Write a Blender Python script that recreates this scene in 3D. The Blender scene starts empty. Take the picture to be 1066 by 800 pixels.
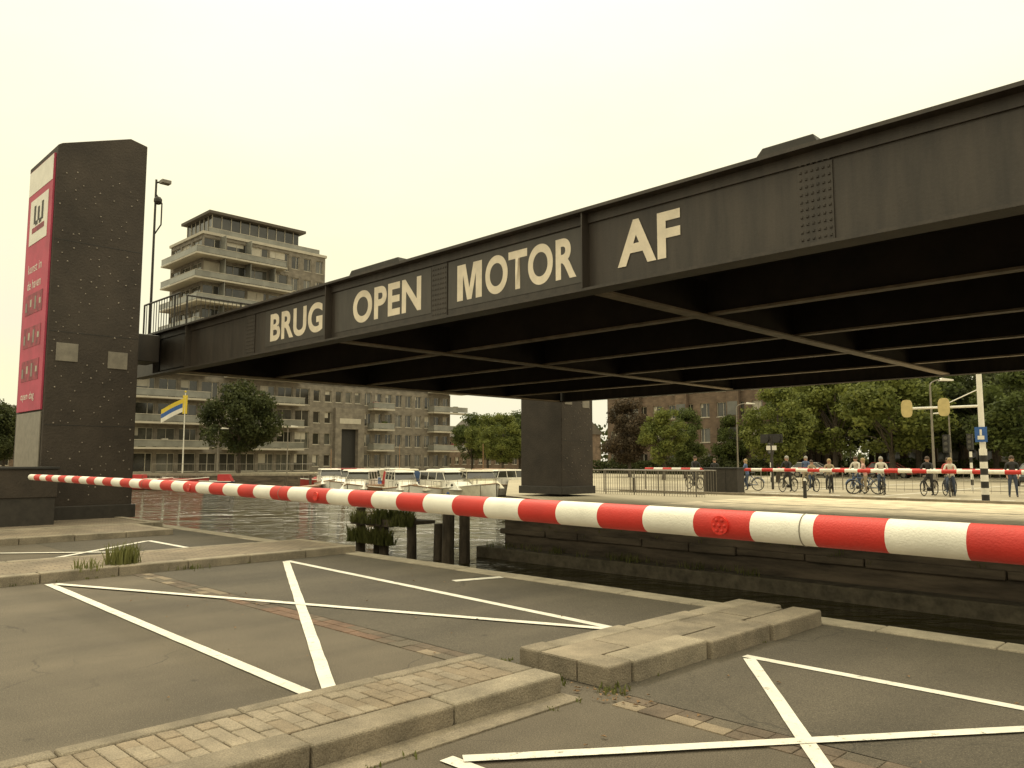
import bpy, math, random
import numpy as np
from mathutils import Vector, Matrix
import mathutils, bmesh
random.seed(7)
S2=math.sqrt(2.0)
scene=bpy.context.scene
def C(x,y):  # rotated quay frame -> world
    return ((x-y)/S2,(x+y)/S2)

# ---------------------------------------------------------------- materials
def mat(name,col,rough=0.8,var=0.25,scale=4.0,bump=0.0,bscale=40.0,metal=0.0,col2=None,fine=0.0,spec=0.5,stretch=None):
    m=bpy.data.materials.new(name); m.use_nodes=True
    nt=m.node_tree; N=nt.nodes; L=nt.links
    b=N['Principled BSDF']; b.inputs['Roughness'].default_value=rough; b.inputs['Metallic'].default_value=metal
    b.inputs['Specular IOR Level'].default_value=spec
    tc=N.new('ShaderNodeTexCoord'); src=tc.outputs['Object']
    if stretch:
        mp=N.new('ShaderNodeMapping'); mp.inputs['Scale'].default_value=stretch
        L.new(src,mp.inputs['Vector']); src=mp.outputs['Vector']
    n=N.new('ShaderNodeTexNoise'); n.inputs['Scale'].default_value=scale; n.inputs['Detail'].default_value=4; n.inputs['Roughness'].default_value=0.65
    L.new(src,n.inputs['Vector'])
    r=N.new('ShaderNodeValToRGB'); L.new(n.outputs['Fac'],r.inputs['Fac'])
    c2=col2 if col2 else tuple(min(1,c*(1+var)) for c in col)
    c1=col if col2 else tuple(c*(1-var) for c in col)
    r.color_ramp.elements[0].position=0.32; r.color_ramp.elements[0].color=(*c1,1)
    r.color_ramp.elements[1].position=0.68; r.color_ramp.elements[1].color=(*c2,1)
    out=r.outputs['Color']
    if fine>0:
        n2=N.new('ShaderNodeTexNoise'); n2.inputs['Scale'].default_value=120; n2.inputs['Detail'].default_value=2
        L.new(tc.outputs['Object'],n2.inputs['Vector'])
        mr=N.new('ShaderNodeMapRange'); mr.inputs['From Min'].default_value=0.3; mr.inputs['From Max'].default_value=0.7
        mr.inputs['To Min'].default_value=1-fine; mr.inputs['To Max'].default_value=1+fine
        L.new(n2.outputs['Fac'],mr.inputs['Value'])
        vm=N.new('ShaderNodeVectorMath'); vm.operation='SCALE'; L.new(out,vm.inputs[0]); L.new(mr.outputs['Result'],vm.inputs['Scale'])
        out=vm.outputs['Vector']
    L.new(out,b.inputs['Base Color'])
    if bump>0:
        n3=N.new('ShaderNodeTexNoise'); n3.inputs['Scale'].default_value=bscale; n3.inputs['Detail'].default_value=3
        L.new(tc.outputs['Object'],n3.inputs['Vector'])
        bp=N.new('ShaderNodeBump'); bp.inputs['Strength'].default_value=bump; bp.inputs['Distance'].default_value=0.02
        L.new(n3.outputs['Fac'],bp.inputs['Height']); L.new(bp.outputs['Normal'],b.inputs['Normal'])
    return m

def asphalt_mat(name,base,dark):
    m=mat(name,base,0.88,0.24,0.45,0.4,180,fine=0.42)
    nt=m.node_tree;N=nt.nodes;L=nt.links
    b=N['Principled BSDF']; lk=b.inputs['Base Color'].links[0]; src=lk.from_socket
    tc=[n for n in N if n.type=='TEX_COORD'][0]
    nz=N.new('ShaderNodeTexNoise'); nz.inputs['Scale'].default_value=2.2; nz.inputs['Detail'].default_value=5; L.new(tc.outputs['Object'],nz.inputs['Vector'])
    mx=N.new('ShaderNodeMixRGB'); mx.inputs['Fac'].default_value=0.35; L.new(tc.outputs['Object'],mx.inputs['Color1']); L.new(nz.outputs['Color'],mx.inputs['Color2'])
    vo=N.new('ShaderNodeTexVoronoi'); vo.feature='DISTANCE_TO_EDGE'; vo.inputs['Scale'].default_value=0.75; L.new(mx.outputs['Color'],vo.inputs['Vector'])
    cr=N.new('ShaderNodeMapRange'); cr.inputs['From Min'].default_value=0.0; cr.inputs['From Max'].default_value=0.008; cr.inputs['To Min'].default_value=1; cr.inputs['To Max'].default_value=0
    L.new(vo.outputs['Distance'],cr.inputs['Value'])
    nm=N.new('ShaderNodeTexNoise'); nm.inputs['Scale'].default_value=0.5; L.new(tc.outputs['Object'],nm.inputs['Vector'])
    mk=N.new('ShaderNodeMapRange'); mk.inputs['From Min'].default_value=0.5; mk.inputs['From Max'].default_value=0.62; mk.inputs['To Max'].default_value=0.6; L.new(nm.outputs['Fac'],mk.inputs['Value'])
    ml=N.new('ShaderNodeMath'); ml.operation='MULTIPLY'; L.new(cr.outputs['Result'],ml.inputs[0]); L.new(mk.outputs['Result'],ml.inputs[1])
    m2=N.new('ShaderNodeMixRGB'); L.new(ml.outputs[0],m2.inputs['Fac']); L.new(src,m2.inputs['Color1']); m2.inputs['Color2'].default_value=(*dark,1)
    v3=N.new('ShaderNodeTexVoronoi'); v3.inputs['Scale'].default_value=1.7; L.new(tc.outputs['Object'],v3.inputs['Vector'])
    s3=N.new('ShaderNodeMapRange'); s3.inputs['From Min'].default_value=0.03; s3.inputs['From Max'].default_value=0.07; s3.inputs['To Min'].default_value=0.5; s3.inputs['To Max'].default_value=0
    L.new(v3.outputs['Distance'],s3.inputs['Value'])
    m4=N.new('ShaderNodeMixRGB'); L.new(s3.outputs['Result'],m4.inputs['Fac']); L.new(m2.outputs['Color'],m4.inputs['Color1']); m4.inputs['Color2'].default_value=(*dark,1)
    # stains: broad streaks along the driving direction
    mp=N.new('ShaderNodeMapping'); mp.inputs['Scale'].default_value=(1.3,0.22,1); L.new(tc.outputs['Object'],mp.inputs['Vector'])
    ns=N.new('ShaderNodeTexNoise'); ns.inputs['Scale'].default_value=1.0; ns.inputs['Detail'].default_value=6; L.new(mp.outputs[0],ns.inputs['Vector'])
    ms=N.new('ShaderNodeMapRange'); ms.inputs['From Min'].default_value=.3; ms.inputs['From Max'].default_value=.7; ms.inputs['To Min'].default_value=.78; ms.inputs['To Max'].default_value=1.2; L.new(ns.outputs['Fac'],ms.inputs['Value'])
    vs=N.new('ShaderNodeVectorMath'); vs.operation='SCALE'; L.new(m4.outputs['Color'],vs.inputs[0]); L.new(ms.outputs['Result'],vs.inputs['Scale'])
    v2=N.new('ShaderNodeTexVoronoi'); v2.inputs['Scale'].default_value=70; L.new(tc.outputs['Object'],v2.inputs['Vector'])
    sp=N.new('ShaderNodeMapRange'); sp.inputs['From Min'].default_value=0.12; sp.inputs['From Max'].default_value=0.26; sp.inputs['To Min'].default_value=0.6; sp.inputs['To Max'].default_value=0
    L.new(v2.outputs['Distance'],sp.inputs['Value'])
    m3=N.new('ShaderNodeMixRGB'); L.new(sp.outputs['Result'],m3.inputs['Fac']); L.new(vs.outputs['Vector'],m3.inputs['Color1']); m3.inputs['Color2'].default_value=(0.22,0.185,0.14,1)
    L.new(m3.outputs['Color'],b.inputs['Base Color'])
    return m

def paint_mat(name,col,under,wear=0.42):
    m=mat(name,col,0.6,0.12,3,0.2,120)
    nt=m.node_tree;N=nt.nodes;L=nt.links
    b=N['Principled BSDF']; src=b.inputs['Base Color'].links[0].from_socket
    tc=[n for n in N if n.type=='TEX_COORD'][0]
    nz=N.new('ShaderNodeTexNoise'); nz.inputs['Scale'].default_value=14; nz.inputs['Detail'].default_value=9; nz.inputs['Roughness'].default_value=0.8
    L.new(tc.outputs['Object'],nz.inputs['Vector'])
    mr=N.new('ShaderNodeMapRange'); mr.inputs['From Min'].default_value=wear-0.06; mr.inputs['From Max'].default_value=wear+0.02; mr.inputs['To Min'].default_value=0.8; mr.inputs['To Max'].default_value=0
    L.new(nz.outputs['Fac'],mr.inputs['Value'])
    mx=N.new('ShaderNodeMixRGB'); L.new(mr.outputs['Result'],mx.inputs['Fac']); L.new(src,mx.inputs['Color1']); mx.inputs['Color2'].default_value=(*under,1)
    L.new(mx.outputs['Color'],b.inputs['Base Color'])
    return m

def brick_mat(name,c1,c2,mortar,scale=1.0,bw=0.22,rh=0.075,axis='xz',bump=0.3,ms=0.01):
    m=bpy.data.materials.new(name); m.use_nodes=True
    nt=m.node_tree;N=nt.nodes;L=nt.links
    b=N['Principled BSDF']; b.inputs['Roughness'].default_value=0.9
    tc=N.new('ShaderNodeTexCoord')
    sx=N.new('ShaderNodeSeparateXYZ'); L.new(tc.outputs['Object'],sx.inputs[0])
    cx=N.new('ShaderNodeCombineXYZ')
    if axis=='xy':
        L.new(sx.outputs['Y'],cx.inputs['X']); L.new(sx.outputs['X'],cx.inputs['Y'])
    else:
        ad=N.new('ShaderNodeMath'); L.new(sx.outputs['X'],ad.inputs[0]); L.new(sx.outputs['Y'],ad.inputs[1])
        L.new(ad.outputs[0],cx.inputs['X']); L.new(sx.outputs['Z'],cx.inputs['Y'])
    bt=N.new('ShaderNodeTexBrick'); bt.inputs['Scale'].default_value=scale
    bt.inputs['Brick Width'].default_value=bw; bt.inputs['Row Height'].default_value=rh; bt.inputs['Mortar Size'].default_value=ms
    bt.inputs['Color1'].default_value=(*c1,1); bt.inputs['Color2'].default_value=(*c2,1); bt.inputs['Mortar'].default_value=(*mortar,1)
    L.new(cx.outputs[0],bt.inputs['Vector'])
    nz=N.new('ShaderNodeTexNoise'); nz.inputs['Scale'].default_value=1.3; nz.inputs['Detail'].default_value=6; L.new(tc.outputs['Object'],nz.inputs['Vector'])
    mr=N.new('ShaderNodeMapRange'); mr.inputs['From Min'].default_value=0.3; mr.inputs['From Max'].default_value=0.7; mr.inputs['To Min'].default_value=0.7; mr.inputs['To Max'].default_value=1.25
    L.new(nz.outputs['Fac'],mr.inputs['Value'])
    vm=N.new('ShaderNodeVectorMath'); vm.operation='SCALE'; L.new(bt.outputs['Color'],vm.inputs[0]); L.new(mr.outputs['Result'],vm.inputs['Scale'])
    L.new(vm.outputs['Vector'],b.inputs['Base Color'])
    bp=N.new('ShaderNodeBump'); bp.inputs['Strength'].default_value=bump; bp.inputs['Distance'].default_value=0.01; bp.invert=True
    L.new(bt.outputs['Fac'],bp.inputs['Height']); L.new(bp.outputs['Normal'],b.inputs['Normal'])
    return m

M={}
M['asphalt']=asphalt_mat('asphalt',(0.104,0.084,0.06),(0.025,0.02,0.015))
M['asphalt2']=asphalt_mat('asphalt_apron',(0.08,0.066,0.048),(0.02,0.017,0.012))
M['paint']=paint_mat('road_paint',(0.72,0.68,0.6),(0.13,0.11,0.08),0.42)
M['kerb']=mat('kerb_concrete',(0.2,0.165,0.12),0.9,0.34,2.5,0.5,60,fine=0.3)
M['kerb2']=mat('kerb_concrete_light',(0.25,0.21,0.155),0.9,0.3,2.5,0.5,60,fine=0.28)
M['paver']=mat('paver',(0.23,0.18,0.125),0.9,0.25,3.0,0.5,60,fine=0.25)
M['paver2']=mat('paver_grey',(0.25,0.205,0.15),0.9,0.25,3.0,0.5,60,fine=0.25)
M['paver3']=mat('paver_red',(0.15,0.09,0.06),0.9,0.35,3.0,0.5,60,fine=0.3)
M['paver4']=mat('paver_dirty',(0.115,0.085,0.06),0.9,0.35,3.0,0.5,60,fine=0.3)
M['sand']=mat('joint_sand',(0.07,0.055,0.038),0.95,0.3,8,0.3,80)
M['pavetex']=brick_mat('paving_bricks',(0.24,0.19,0.135),(0.19,0.15,0.108),(0.07,0.055,0.04),1,0.2,0.1,'xy',0.4,0.006)
M['slabs']=brick_mat('paving_slabs',(0.62,0.53,0.38),(0.55,0.47,0.335),(0.34,0.285,0.2),1,0.6,0.3,'xy',0.3,0.008)  # albedo raised to put sunlight into the far paving's colour
M['farground']=mat('far_ground',(0.36,0.31,0.22),0.95,0.25,0.12,0,40,fine=0.1)
M['farroad']=mat('far_asphalt',(0.3,0.255,0.18),0.9,0.25,0.3,0,40,fine=0.2)
M['quay']=mat('quay_wall_stone',(0.045,0.034,0.024),0.92,0.5,1.8,0.9,9,col2=(0.16,0.122,0.085),stretch=(0.35,0.35,2.2))
M['quayledge']=mat('quay_ledge',(0.06,0.05,0.034),0.9,0.5,3,0.6,14,col2=(0.17,0.14,0.095))
M['coping']=mat('coping',(0.28,0.24,0.18),0.9,0.25,3,0.4,50,fine=0.2)
M['girder']=mat('girder_paint',(0.028,0.0215,0.0165),0.55,0.3,1.6,0.12,25,col2=(0.058,0.045,0.034),stretch=(2.2,1,0.3))
M['panel']=mat('sign_panel_paint',(0.058,0.049,0.04),0.5,0.18,3,0.06,25,stretch=(2,1,.5))
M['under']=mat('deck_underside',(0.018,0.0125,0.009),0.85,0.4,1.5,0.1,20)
M['flange']=mat('flange_reflected_light',(0.2,0.155,0.11),0.6,0.4,3,0.1,25)  # pale colour paints in the light the bottom flanges reflect
M['letter']=paint_mat('letter_paint',(0.76,0.66,0.52),(0.25,0.2,0.15),0.33)
M['tower']=mat('tower_cladding',(0.030,0.022,0.016),0.75,0.3,1.0,0.6,16,col2=(0.056,0.042,0.031),fine=0.25)
M['stud']=mat('stud',(0.26,0.22,0.18),0.6,0.2,5)
M['steelgrey']=mat('steel_grey',(0.2,0.175,0.14),0.5,0.2,5)
M['banner']=mat('banner_magenta',(0.45,0.05,0.10),0.6,0.15,1.5)
M['banner2']=mat('banner_dark',(0.28,0.035,0.06),0.6,0.5,3.5)
M['white']=mat('white_paint',(0.74,0.7,0.62),0.45,0.08,3)
M['bwhite']=paint_mat('barrier_white',(0.78,0.74,0.65),(0.45,0.37,0.28),0.33)
M['bred']=paint_mat('barrier_red',(0.52,0.026,0.018),(0.33,0.03,0.02),0.36)
M['reflector']=mat('reflector_red',(0.62,0.03,0.02),0.25,0.3,60)
M['black']=mat('black_paint',(0.02,0.018,0.016),0.6,0.3,5)
M['dark']=mat('dark_metal',(0.035,0.029,0.023),0.6,0.3,5)
M['timber']=mat('wet_timber',(0.045,0.034,0.023),0.9,0.4,5,0.5,20,col2=(.13,.1,.07),stretch=(1,1,0.3))
M['wallA']=brick_mat('apartment_brick',(0.2,0.172,0.138),(0.165,0.142,0.113),(0.16,0.14,0.115),1,0.5,0.16,'xz',0.2)
M['wallB']=brick_mat('brown_brick',(0.16,0.11,0.075),(0.12,0.08,0.055),(0.12,0.095,0.075),1,0.5,0.16,'xz',0.2)
M['balc']=mat('balcony_concrete',(0.42,0.38,0.31),0.8,0.12,0.6)
M['balu']=mat('balustrade_glass',(0.2,0.195,0.17),0.12,0.25,0.5)
M['frame']=mat('window_frame',(0.42,0.38,0.31),0.6,0.1,2)
M['roof']=mat('roof_felt',(0.09,0.075,0.06),0.9,0.2,1)
M['bark']=mat('bark',(0.07,0.055,0.04),0.95,0.35,6,0.6,20)
M['skin']=mat('skin',(0.45,0.27,0.19),0.6,0.06,8)
M['shoe']=mat('shoe',(0.03,0.025,0.022),0.6,0.2,8)
M['rubber']=mat('tyre_rubber',(0.02,0.02,0.018),0.8,0.2,10)
M['yellow']=mat('signal_board_yellow',(0.5,0.4,0.18),0.55,0.12,5)
M['blue']=mat('sign_blue',(0.03,0.10,0.32),0.5,0.1,5)
M['yflag']=mat('flag_yellow',(0.65,0.48,0.05),0.8,0.1,3)
def glass(name,c,r=0.08):
    m=mat(name,c,r,0.5,0.35); m.node_tree.nodes['Principled BSDF'].inputs['Specular IOR Level'].default_value=0.7; return m
M['glass']=glass('window_glass',(0.04,0.037,0.03))
M['glass2']=glass('window_glass_light',(0.10,0.095,0.08))
def foliage_mat(name,dark,light):
    m=mat(name,dark,0.75,0.3,0.9,col2=light)
    nt=m.node_tree;N=nt.nodes;L=nt.links; b=N['Principled BSDF']; out=[n for n in N if n.type=='OUTPUT_MATERIAL'][0]
    b.inputs['Specular IOR Level'].default_value=0.25
    tr=N.new('ShaderNodeBsdfTranslucent'); src=b.inputs['Base Color'].links[0].from_socket; L.new(src,tr.inputs['Color'])
    mx=N.new('ShaderNodeMixShader'); mx.inputs['Fac'].default_value=0.3; L.new(b.outputs[0],mx.inputs[1]); L.new(tr.outputs[0],mx.inputs[2]); L.new(mx.outputs[0],out.inputs['Surface'])
    return m
M['leafA']=foliage_mat('foliage_green',(0.035,0.048,0.014),(0.12,0.145,0.036))
M['leafB']=foliage_mat('foliage_yellowgreen',(0.065,0.082,0.018),(0.2,0.215,0.05))
M['leafC']=foliage_mat('foliage_dark',(0.024,0.032,0.011),(0.08,0.09,0.028))
M['leafR']=foliage_mat('foliage_brown',(0.045,0.034,0.02),(0.1,0.07,0.042))
M['grass']=foliage_mat('grass_blades',(0.07,0.08,0.02),(0.2,0.2,0.07))
M['dry']=mat('dry_leaf',(0.2,0.12,0.06),0.9,0.4,20)

def water_mat():
    m=bpy.data.materials.new('canal_water'); m.use_nodes=True
    nt=m.node_tree;N=nt.nodes;L=nt.links;b=N['Principled BSDF']
    b.inputs['Base Color'].default_value=(0.052,0.045,0.02,1); b.inputs['Roughness'].default_value=0.05; b.inputs['IOR'].default_value=1.33
    b.inputs['Specular IOR Level'].default_value=0.28
    tc=N.new('ShaderNodeTexCoord')
    r1=N.new('ShaderNodeMapping'); r1.inputs['Rotation'].default_value=(0,0,math.radians(-40)); L.new(tc.outputs['Object'],r1.inputs['Vector'])
    mp=N.new('ShaderNodeMapping'); mp.inputs['Scale'].default_value=(0.4,1.0,1); L.new(r1.outputs[0],mp.inputs['Vector'])
    n=N.new('ShaderNodeTexNoise'); n.inputs['Scale'].default_value=2.6; n.inputs['Detail'].default_value=4; n.inputs['Roughness'].default_value=0.6; n.inputs['Distortion'].default_value=0.8
    L.new(mp.outputs[0],n.inputs['Vector'])
    n4=N.new('ShaderNodeTexNoise'); n4.inputs['Scale'].default_value=0.55; n4.inputs['Detail'].default_value=3; n4.inputs['Distortion'].default_value=1.0; L.new(mp.outputs[0],n4.inputs['Vector'])
    n2=N.new('ShaderNodeTexNoise'); n2.inputs['Scale'].default_value=0.16; n2.inputs['Detail'].default_value=4; L.new(mp.outputs[0],n2.inputs['Vector'])
    mr=N.new('ShaderNodeMapRange'); mr.inputs['From Min'].default_value=.42; mr.inputs['From Max'].default_value=.58; mr.inputs['To Min'].default_value=.25; mr.inputs['To Max'].default_value=1.0; L.new(n2.outputs['Fac'],mr.inputs['Value'])
    b0=N.new('ShaderNodeBump'); b0.inputs['Distance'].default_value=1.3; b0.inputs['Strength'].default_value=1.0; L.new(n4.outputs['Fac'],b0.inputs['Height'])
    bp=N.new('ShaderNodeBump'); bp.inputs['Distance'].default_value=0.32; L.new(mr.outputs['Result'],bp.inputs['Strength'])
    L.new(b0.outputs[0],bp.inputs['Normal'])
    L.new(n.outputs['Fac'],bp.inputs['Height']); L.new(bp.outputs[0],b.inputs['Normal'])
    return m
M['water']=water_mat()

# ---------------------------------------------------------------- mesh builder
class MB:
    def __init__(s): s.v=[];s.f=[];s.m=[];s.mats=[]
    def mi(s,k):
        if k not in s.mats: s.mats.append(k)
        return s.mats.index(k)
    def add(s,vs,fs,k):
        o=len(s.v); s.v+= [tuple(p) for p in vs]; i=s.mi(k)
        for f in fs: s.f.append([a+o for a in f]); s.m.append(i)
    def box(s,x0,x1,y0,y1,z0,z1,k):
        if x0>x1:x0,x1=x1,x0
        if y0>y1:y0,y1=y1,y0
        s.add([(x0,y0,z0),(x1,y0,z0),(x1,y1,z0),(x0,y1,z0),(x0,y0,z1),(x1,y0,z1),(x1,y1,z1),(x0,y1,z1)],
              [(0,3,2,1),(4,5,6,7),(0,1,5,4),(1,2,6,5),(2,3,7,6),(3,0,4,7)],k)
    def prism(s,poly,z0,z1,k):
        n=len(poly)
        s.add([(p[0],p[1],z0) for p in poly]+[(p[0],p[1],z1) for p in poly],
              [tuple(reversed(range(n))),tuple(range(n,2*n))]+[(i,(i+1)%n,(i+1)%n+n,i+n) for i in range(n)],k)
    def extr(s,prof,axis,a0,a1,k):
        n=len(prof); f=(lambda a,p,q:(a,p,q)) if axis=='x' else (lambda a,p,q:(p,a,q))
        s.add([f(a0,p,q) for p,q in prof]+[f(a1,p,q) for p,q in prof],
              [tuple(reversed(range(n))),tuple(range(n,2*n))]+[(i,(i+1)%n,(i+1)%n+n,i+n) for i in range(n)],k)
    def tube(s,p0,p1,r0,r1,k,n=8,caps=True):
        p0=Vector(p0);p1=Vector(p1);d=(p1-p0)
        if d.length<1e-6:return
        d.normalize(); u=d.orthogonal().normalized(); w=d.cross(u)
        vs=[]
        for p,r in ((p0,r0),(p1,r1)):
            for i in range(n):
                a=2*math.pi*i/n; vs.append(p+u*math.cos(a)*r+w*math.sin(a)*r)
        fs=[(i,(i+1)%n,(i+1)%n+n,i+n) for i in range(n)]
        if caps: fs+= [tuple(reversed(range(n))),tuple(range(n,2*n))]
        s.add(vs,fs,k)
    def path(s,pts,r,k,n=6):
        for a,b in zip(pts[:-1],pts[1:]): s.tube(a,b,r,r,k,n)
    def ring(s,c,R,r,k,axis='x',n=24,m=6):
        vs=[];fs=[]
        for i in range(n):
            a=2*math.pi*i/n
            for j in range(m):
                b=2*math.pi*j/m; rr=R+r*math.cos(b); t=r*math.sin(b)
                if axis=='x': vs.append((c[0]+t,c[1]+rr*math.cos(a),c[2]+rr*math.sin(a)))
                else: vs.append((c[0]+rr*math.cos(a),c[1]+t,c[2]+rr*math.sin(a)))
        for i in range(n):
            for j in range(m):
                fs.append((i*m+j,((i+1)%n)*m+j,((i+1)%n)*m+(j+1)%m,i*m+(j+1)%m))
        s.add(vs,fs,k)
    def ball(s,c,r,k,n=8,m=5,sc=(1,1,1)):
        vs=[];fs=[]
        for j in range(m+1):
            t=math.pi*j/m
            for i in range(n):
                a=2*math.pi*i/n; vs.append((c[0]+r*sc[0]*math.sin(t)*math.cos(a),c[1]+r*sc[1]*math.sin(t)*math.sin(a),c[2]+r*sc[2]*math.cos(t)))
        for j in range(m):
            for i in range(n): fs.append((j*n+i,(j+1)*n+i,(j+1)*n+(i+1)%n,j*n+(i+1)%n))
        s.add(vs,fs,k)
    def mesh(s,name):
        me=bpy.data.meshes.new(name); me.from_pydata(s.v,[],s.f)
        for k in s.mats: me.materials.append(M[k] if isinstance(k,str) else k)
        me.polygons.foreach_set('material_index',s.m); me.update(); return me
    def obj(s,name,parent=None,bevel=0,smooth=False,seg=2):
        o=bpy.data.objects.new(name,s.mesh(name)); scene.collection.objects.link(o)
        if parent: o.parent=parent
        if smooth:
            for p in o.data.polygons: p.use_smooth=True
        if bevel:
            md=o.modifiers.new('bevel','BEVEL'); md.width=bevel; md.segments=seg; md.limit_method='ANGLE'
        return o
def empty(name,loc=(0,0,0),rot=0,parent=None,sc=1):
    e=bpy.data.objects.new(name,None); scene.collection.objects.link(e); e.location=loc; e.rotation_euler=(0,0,rot); e.scale=(sc,sc,sc) if not isinstance(sc,tuple) else sc
    e.empty_display_size=0.2
    if parent:e.parent=parent
    return e
def inst(mesh,name,parent):
    o=bpy.data.objects.new(name,mesh); scene.collection.objects.link(o); o.parent=parent; return o

# ---------------------------------------------------------------- ground, water
NEAR=8.1; FAR=17.2; WZ=-1.3
mb=MB()
mb.add([(-900,-700,0),(900,-700,0),(900,NEAR,0),(-900,NEAR,0)],[(0,1,2,3)],'asphalt')
farpoly=[(900,FAR),(900,1200),(-900,1200),(-900,NEAR),(-115.5,NEAR),(-62,61.6),(-26.6,26.2),(-17.7,22.0),(-17.5,FAR)]
tri=mathutils.geometry.tessellate_polygon([[Vector((x,y,0)) for x,y in farpoly]])
mb.add([(x,y,0) for x,y in farpoly],[tuple(t) for t in tri],'farground')
g=mb.obj('ground')
bm=bmesh.new(); bm.from_mesh(g.data)
for f in bm.faces:
    if f.normal.z<0: f.normal_flip()
bm.to_mesh(g.data); bm.free()

mb=MB(); mb.add([(-900,-50,WZ),(900,-50,WZ),(900,300,WZ),(-900,300,WZ)],[(0,1,2,3)],'water'); mb.obj('water')

def wall(mb,a,b,z0,z1,k,t=0.3,side=1):
    a=Vector(a);b=Vector(b);d=(b-a).normalized();n=Vector((-d.y,d.x))*t*side
    mb.prism([a,b,b+n,a+n] if side>0 else [a+n,b+n,b,a],z0,z1,k)
q=empty('quay_wall')
mb=MB()
mb.box(-300,120,NEAR-0.4,NEAR,-3,-0.004,'quay')
pts=farpoly[4:9]+[(120,FAR)]
for a,b in zip(pts[:-1],pts[1:]): wall(mb,a,b,-3,-0.004,'quay',0.5,1)
mb.obj('wall_faces',q)
mb=MB(); rnd=random.Random(12)
mb.box(-18.2,60,FAR-0.55,FAR-0.0,-3,-0.98,'quayledge')
x=-17.6
while x<30:
    l=rnd.uniform(1.2,2.6)
    mb.box(x,x+l-.03,FAR-0.10-rnd.uniform(0,.04),FAR-.002,-0.60+rnd.uniform(-.02,.02),-0.42+rnd.uniform(-.02,.02),'quay'); x+=l
mb.obj('far_quay_ledge',q,bevel=0.03)
mb=MB()
x=-17.6
while x<40:
    mb.box(x,x+1.19,FAR-0.07,FAR+0.42,-0.17,0.04+rnd.uniform(-.006,.006),'coping'); x+=1.2
mb.obj('far_coping',q,bevel=0.015)
mb=MB()
x=-60
while x<20:
    w=1.0
    mb.box(x,x+w-0.008,NEAR-0.28,NEAR+0.03,-0.2,0.018+random.uniform(-.003,.003),'coping'); x+=w
mb.obj('near_coping',q,bevel=0.012)
mb=MB()
mb.prism([(-115.3,8.4),(-61.8,61.9),(-62.4,62.5),(-115.9,9)],-0.15,0.25,'coping')
mb.obj('basin_coping',q)

# ---------------------------------------------------------------- roads
def sheet(name,x0,x1,y0,y1,z,k,parent=None):
    mb=MB(); mb.add([(x0,y0,z),(x1,y0,z),(x1,y1,z),(x0,y1,z)],[(0,1,2,3)],k); return mb.obj(name,parent)
sheet('road',-19.8,20,4.55,NEAR-0.29,0.004,'asphalt2')
mb=MB()
x=-11.85
while x<12:
    if not(-4.7<x<-3.5):
        reg=(-9.0<x<-6.2)
        for r in range(2):
            y0=4.29+r*0.125
            k=random.choice(['paver3','paver4','paver3']) if reg else random.choice(['paver4','paver4','asphalt','paver'])
            zz=0.005+random.uniform(0,.005)
            mb.box(x,x+0.2,y0,y0+0.118,-0.05,zz,k)
    x+=0.207
mb.obj('paving_joint',None,bevel=0.004)
def line(mb,p,q,w,z=0.009):
    p=Vector(p);q=Vector(q);d=(q-p).normalized();n=Vector((-d.y,d.x))*w/2
    L=(q-p).length; k=max(1,int(L/0.25))
    vs=[];fs=[]
    for i in range(k+1):
        c=p+d*L*i/k; j=1+random.uniform(-.05,.05); j2=1+random.uniform(-.05,.05); vs+= [(*(c+n*j),z),(*(c-n*j2),z)]
    for i in range(k): fs.append((2*i,2*i+1,2*i+3,2*i+2))
    mb.add(vs,fs,'paint')
mb=MB()
def bowtie(x0,x1,ya,yb,yc,yd,w=0.12):
    line(mb,(x0,ya),(x1,yb),w,0.009); line(mb,(x0,yc),(x1,yd),w,0.0095)
    line(mb,(x0+.08,yc-.07),(x1-.03,yb+.05),w,0.0125); line(mb,(x0+.08,ya+.05),(x1-.05,yd-.05),w,0.016)
bowtie(-11.7,-4.72,3.2,3.0,6.62,6.2,.105)
bowtie(-3.4,-0.95,2.9,2.96,6.1,6.1,0.095)
bowtie(-16.6,-13.9,3.1,3.1,6.3,6.3,0.11)
line(mb,(-8.2,7.1),(-8.0,7.8),0.14)
mb.obj('road_markings')

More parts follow.
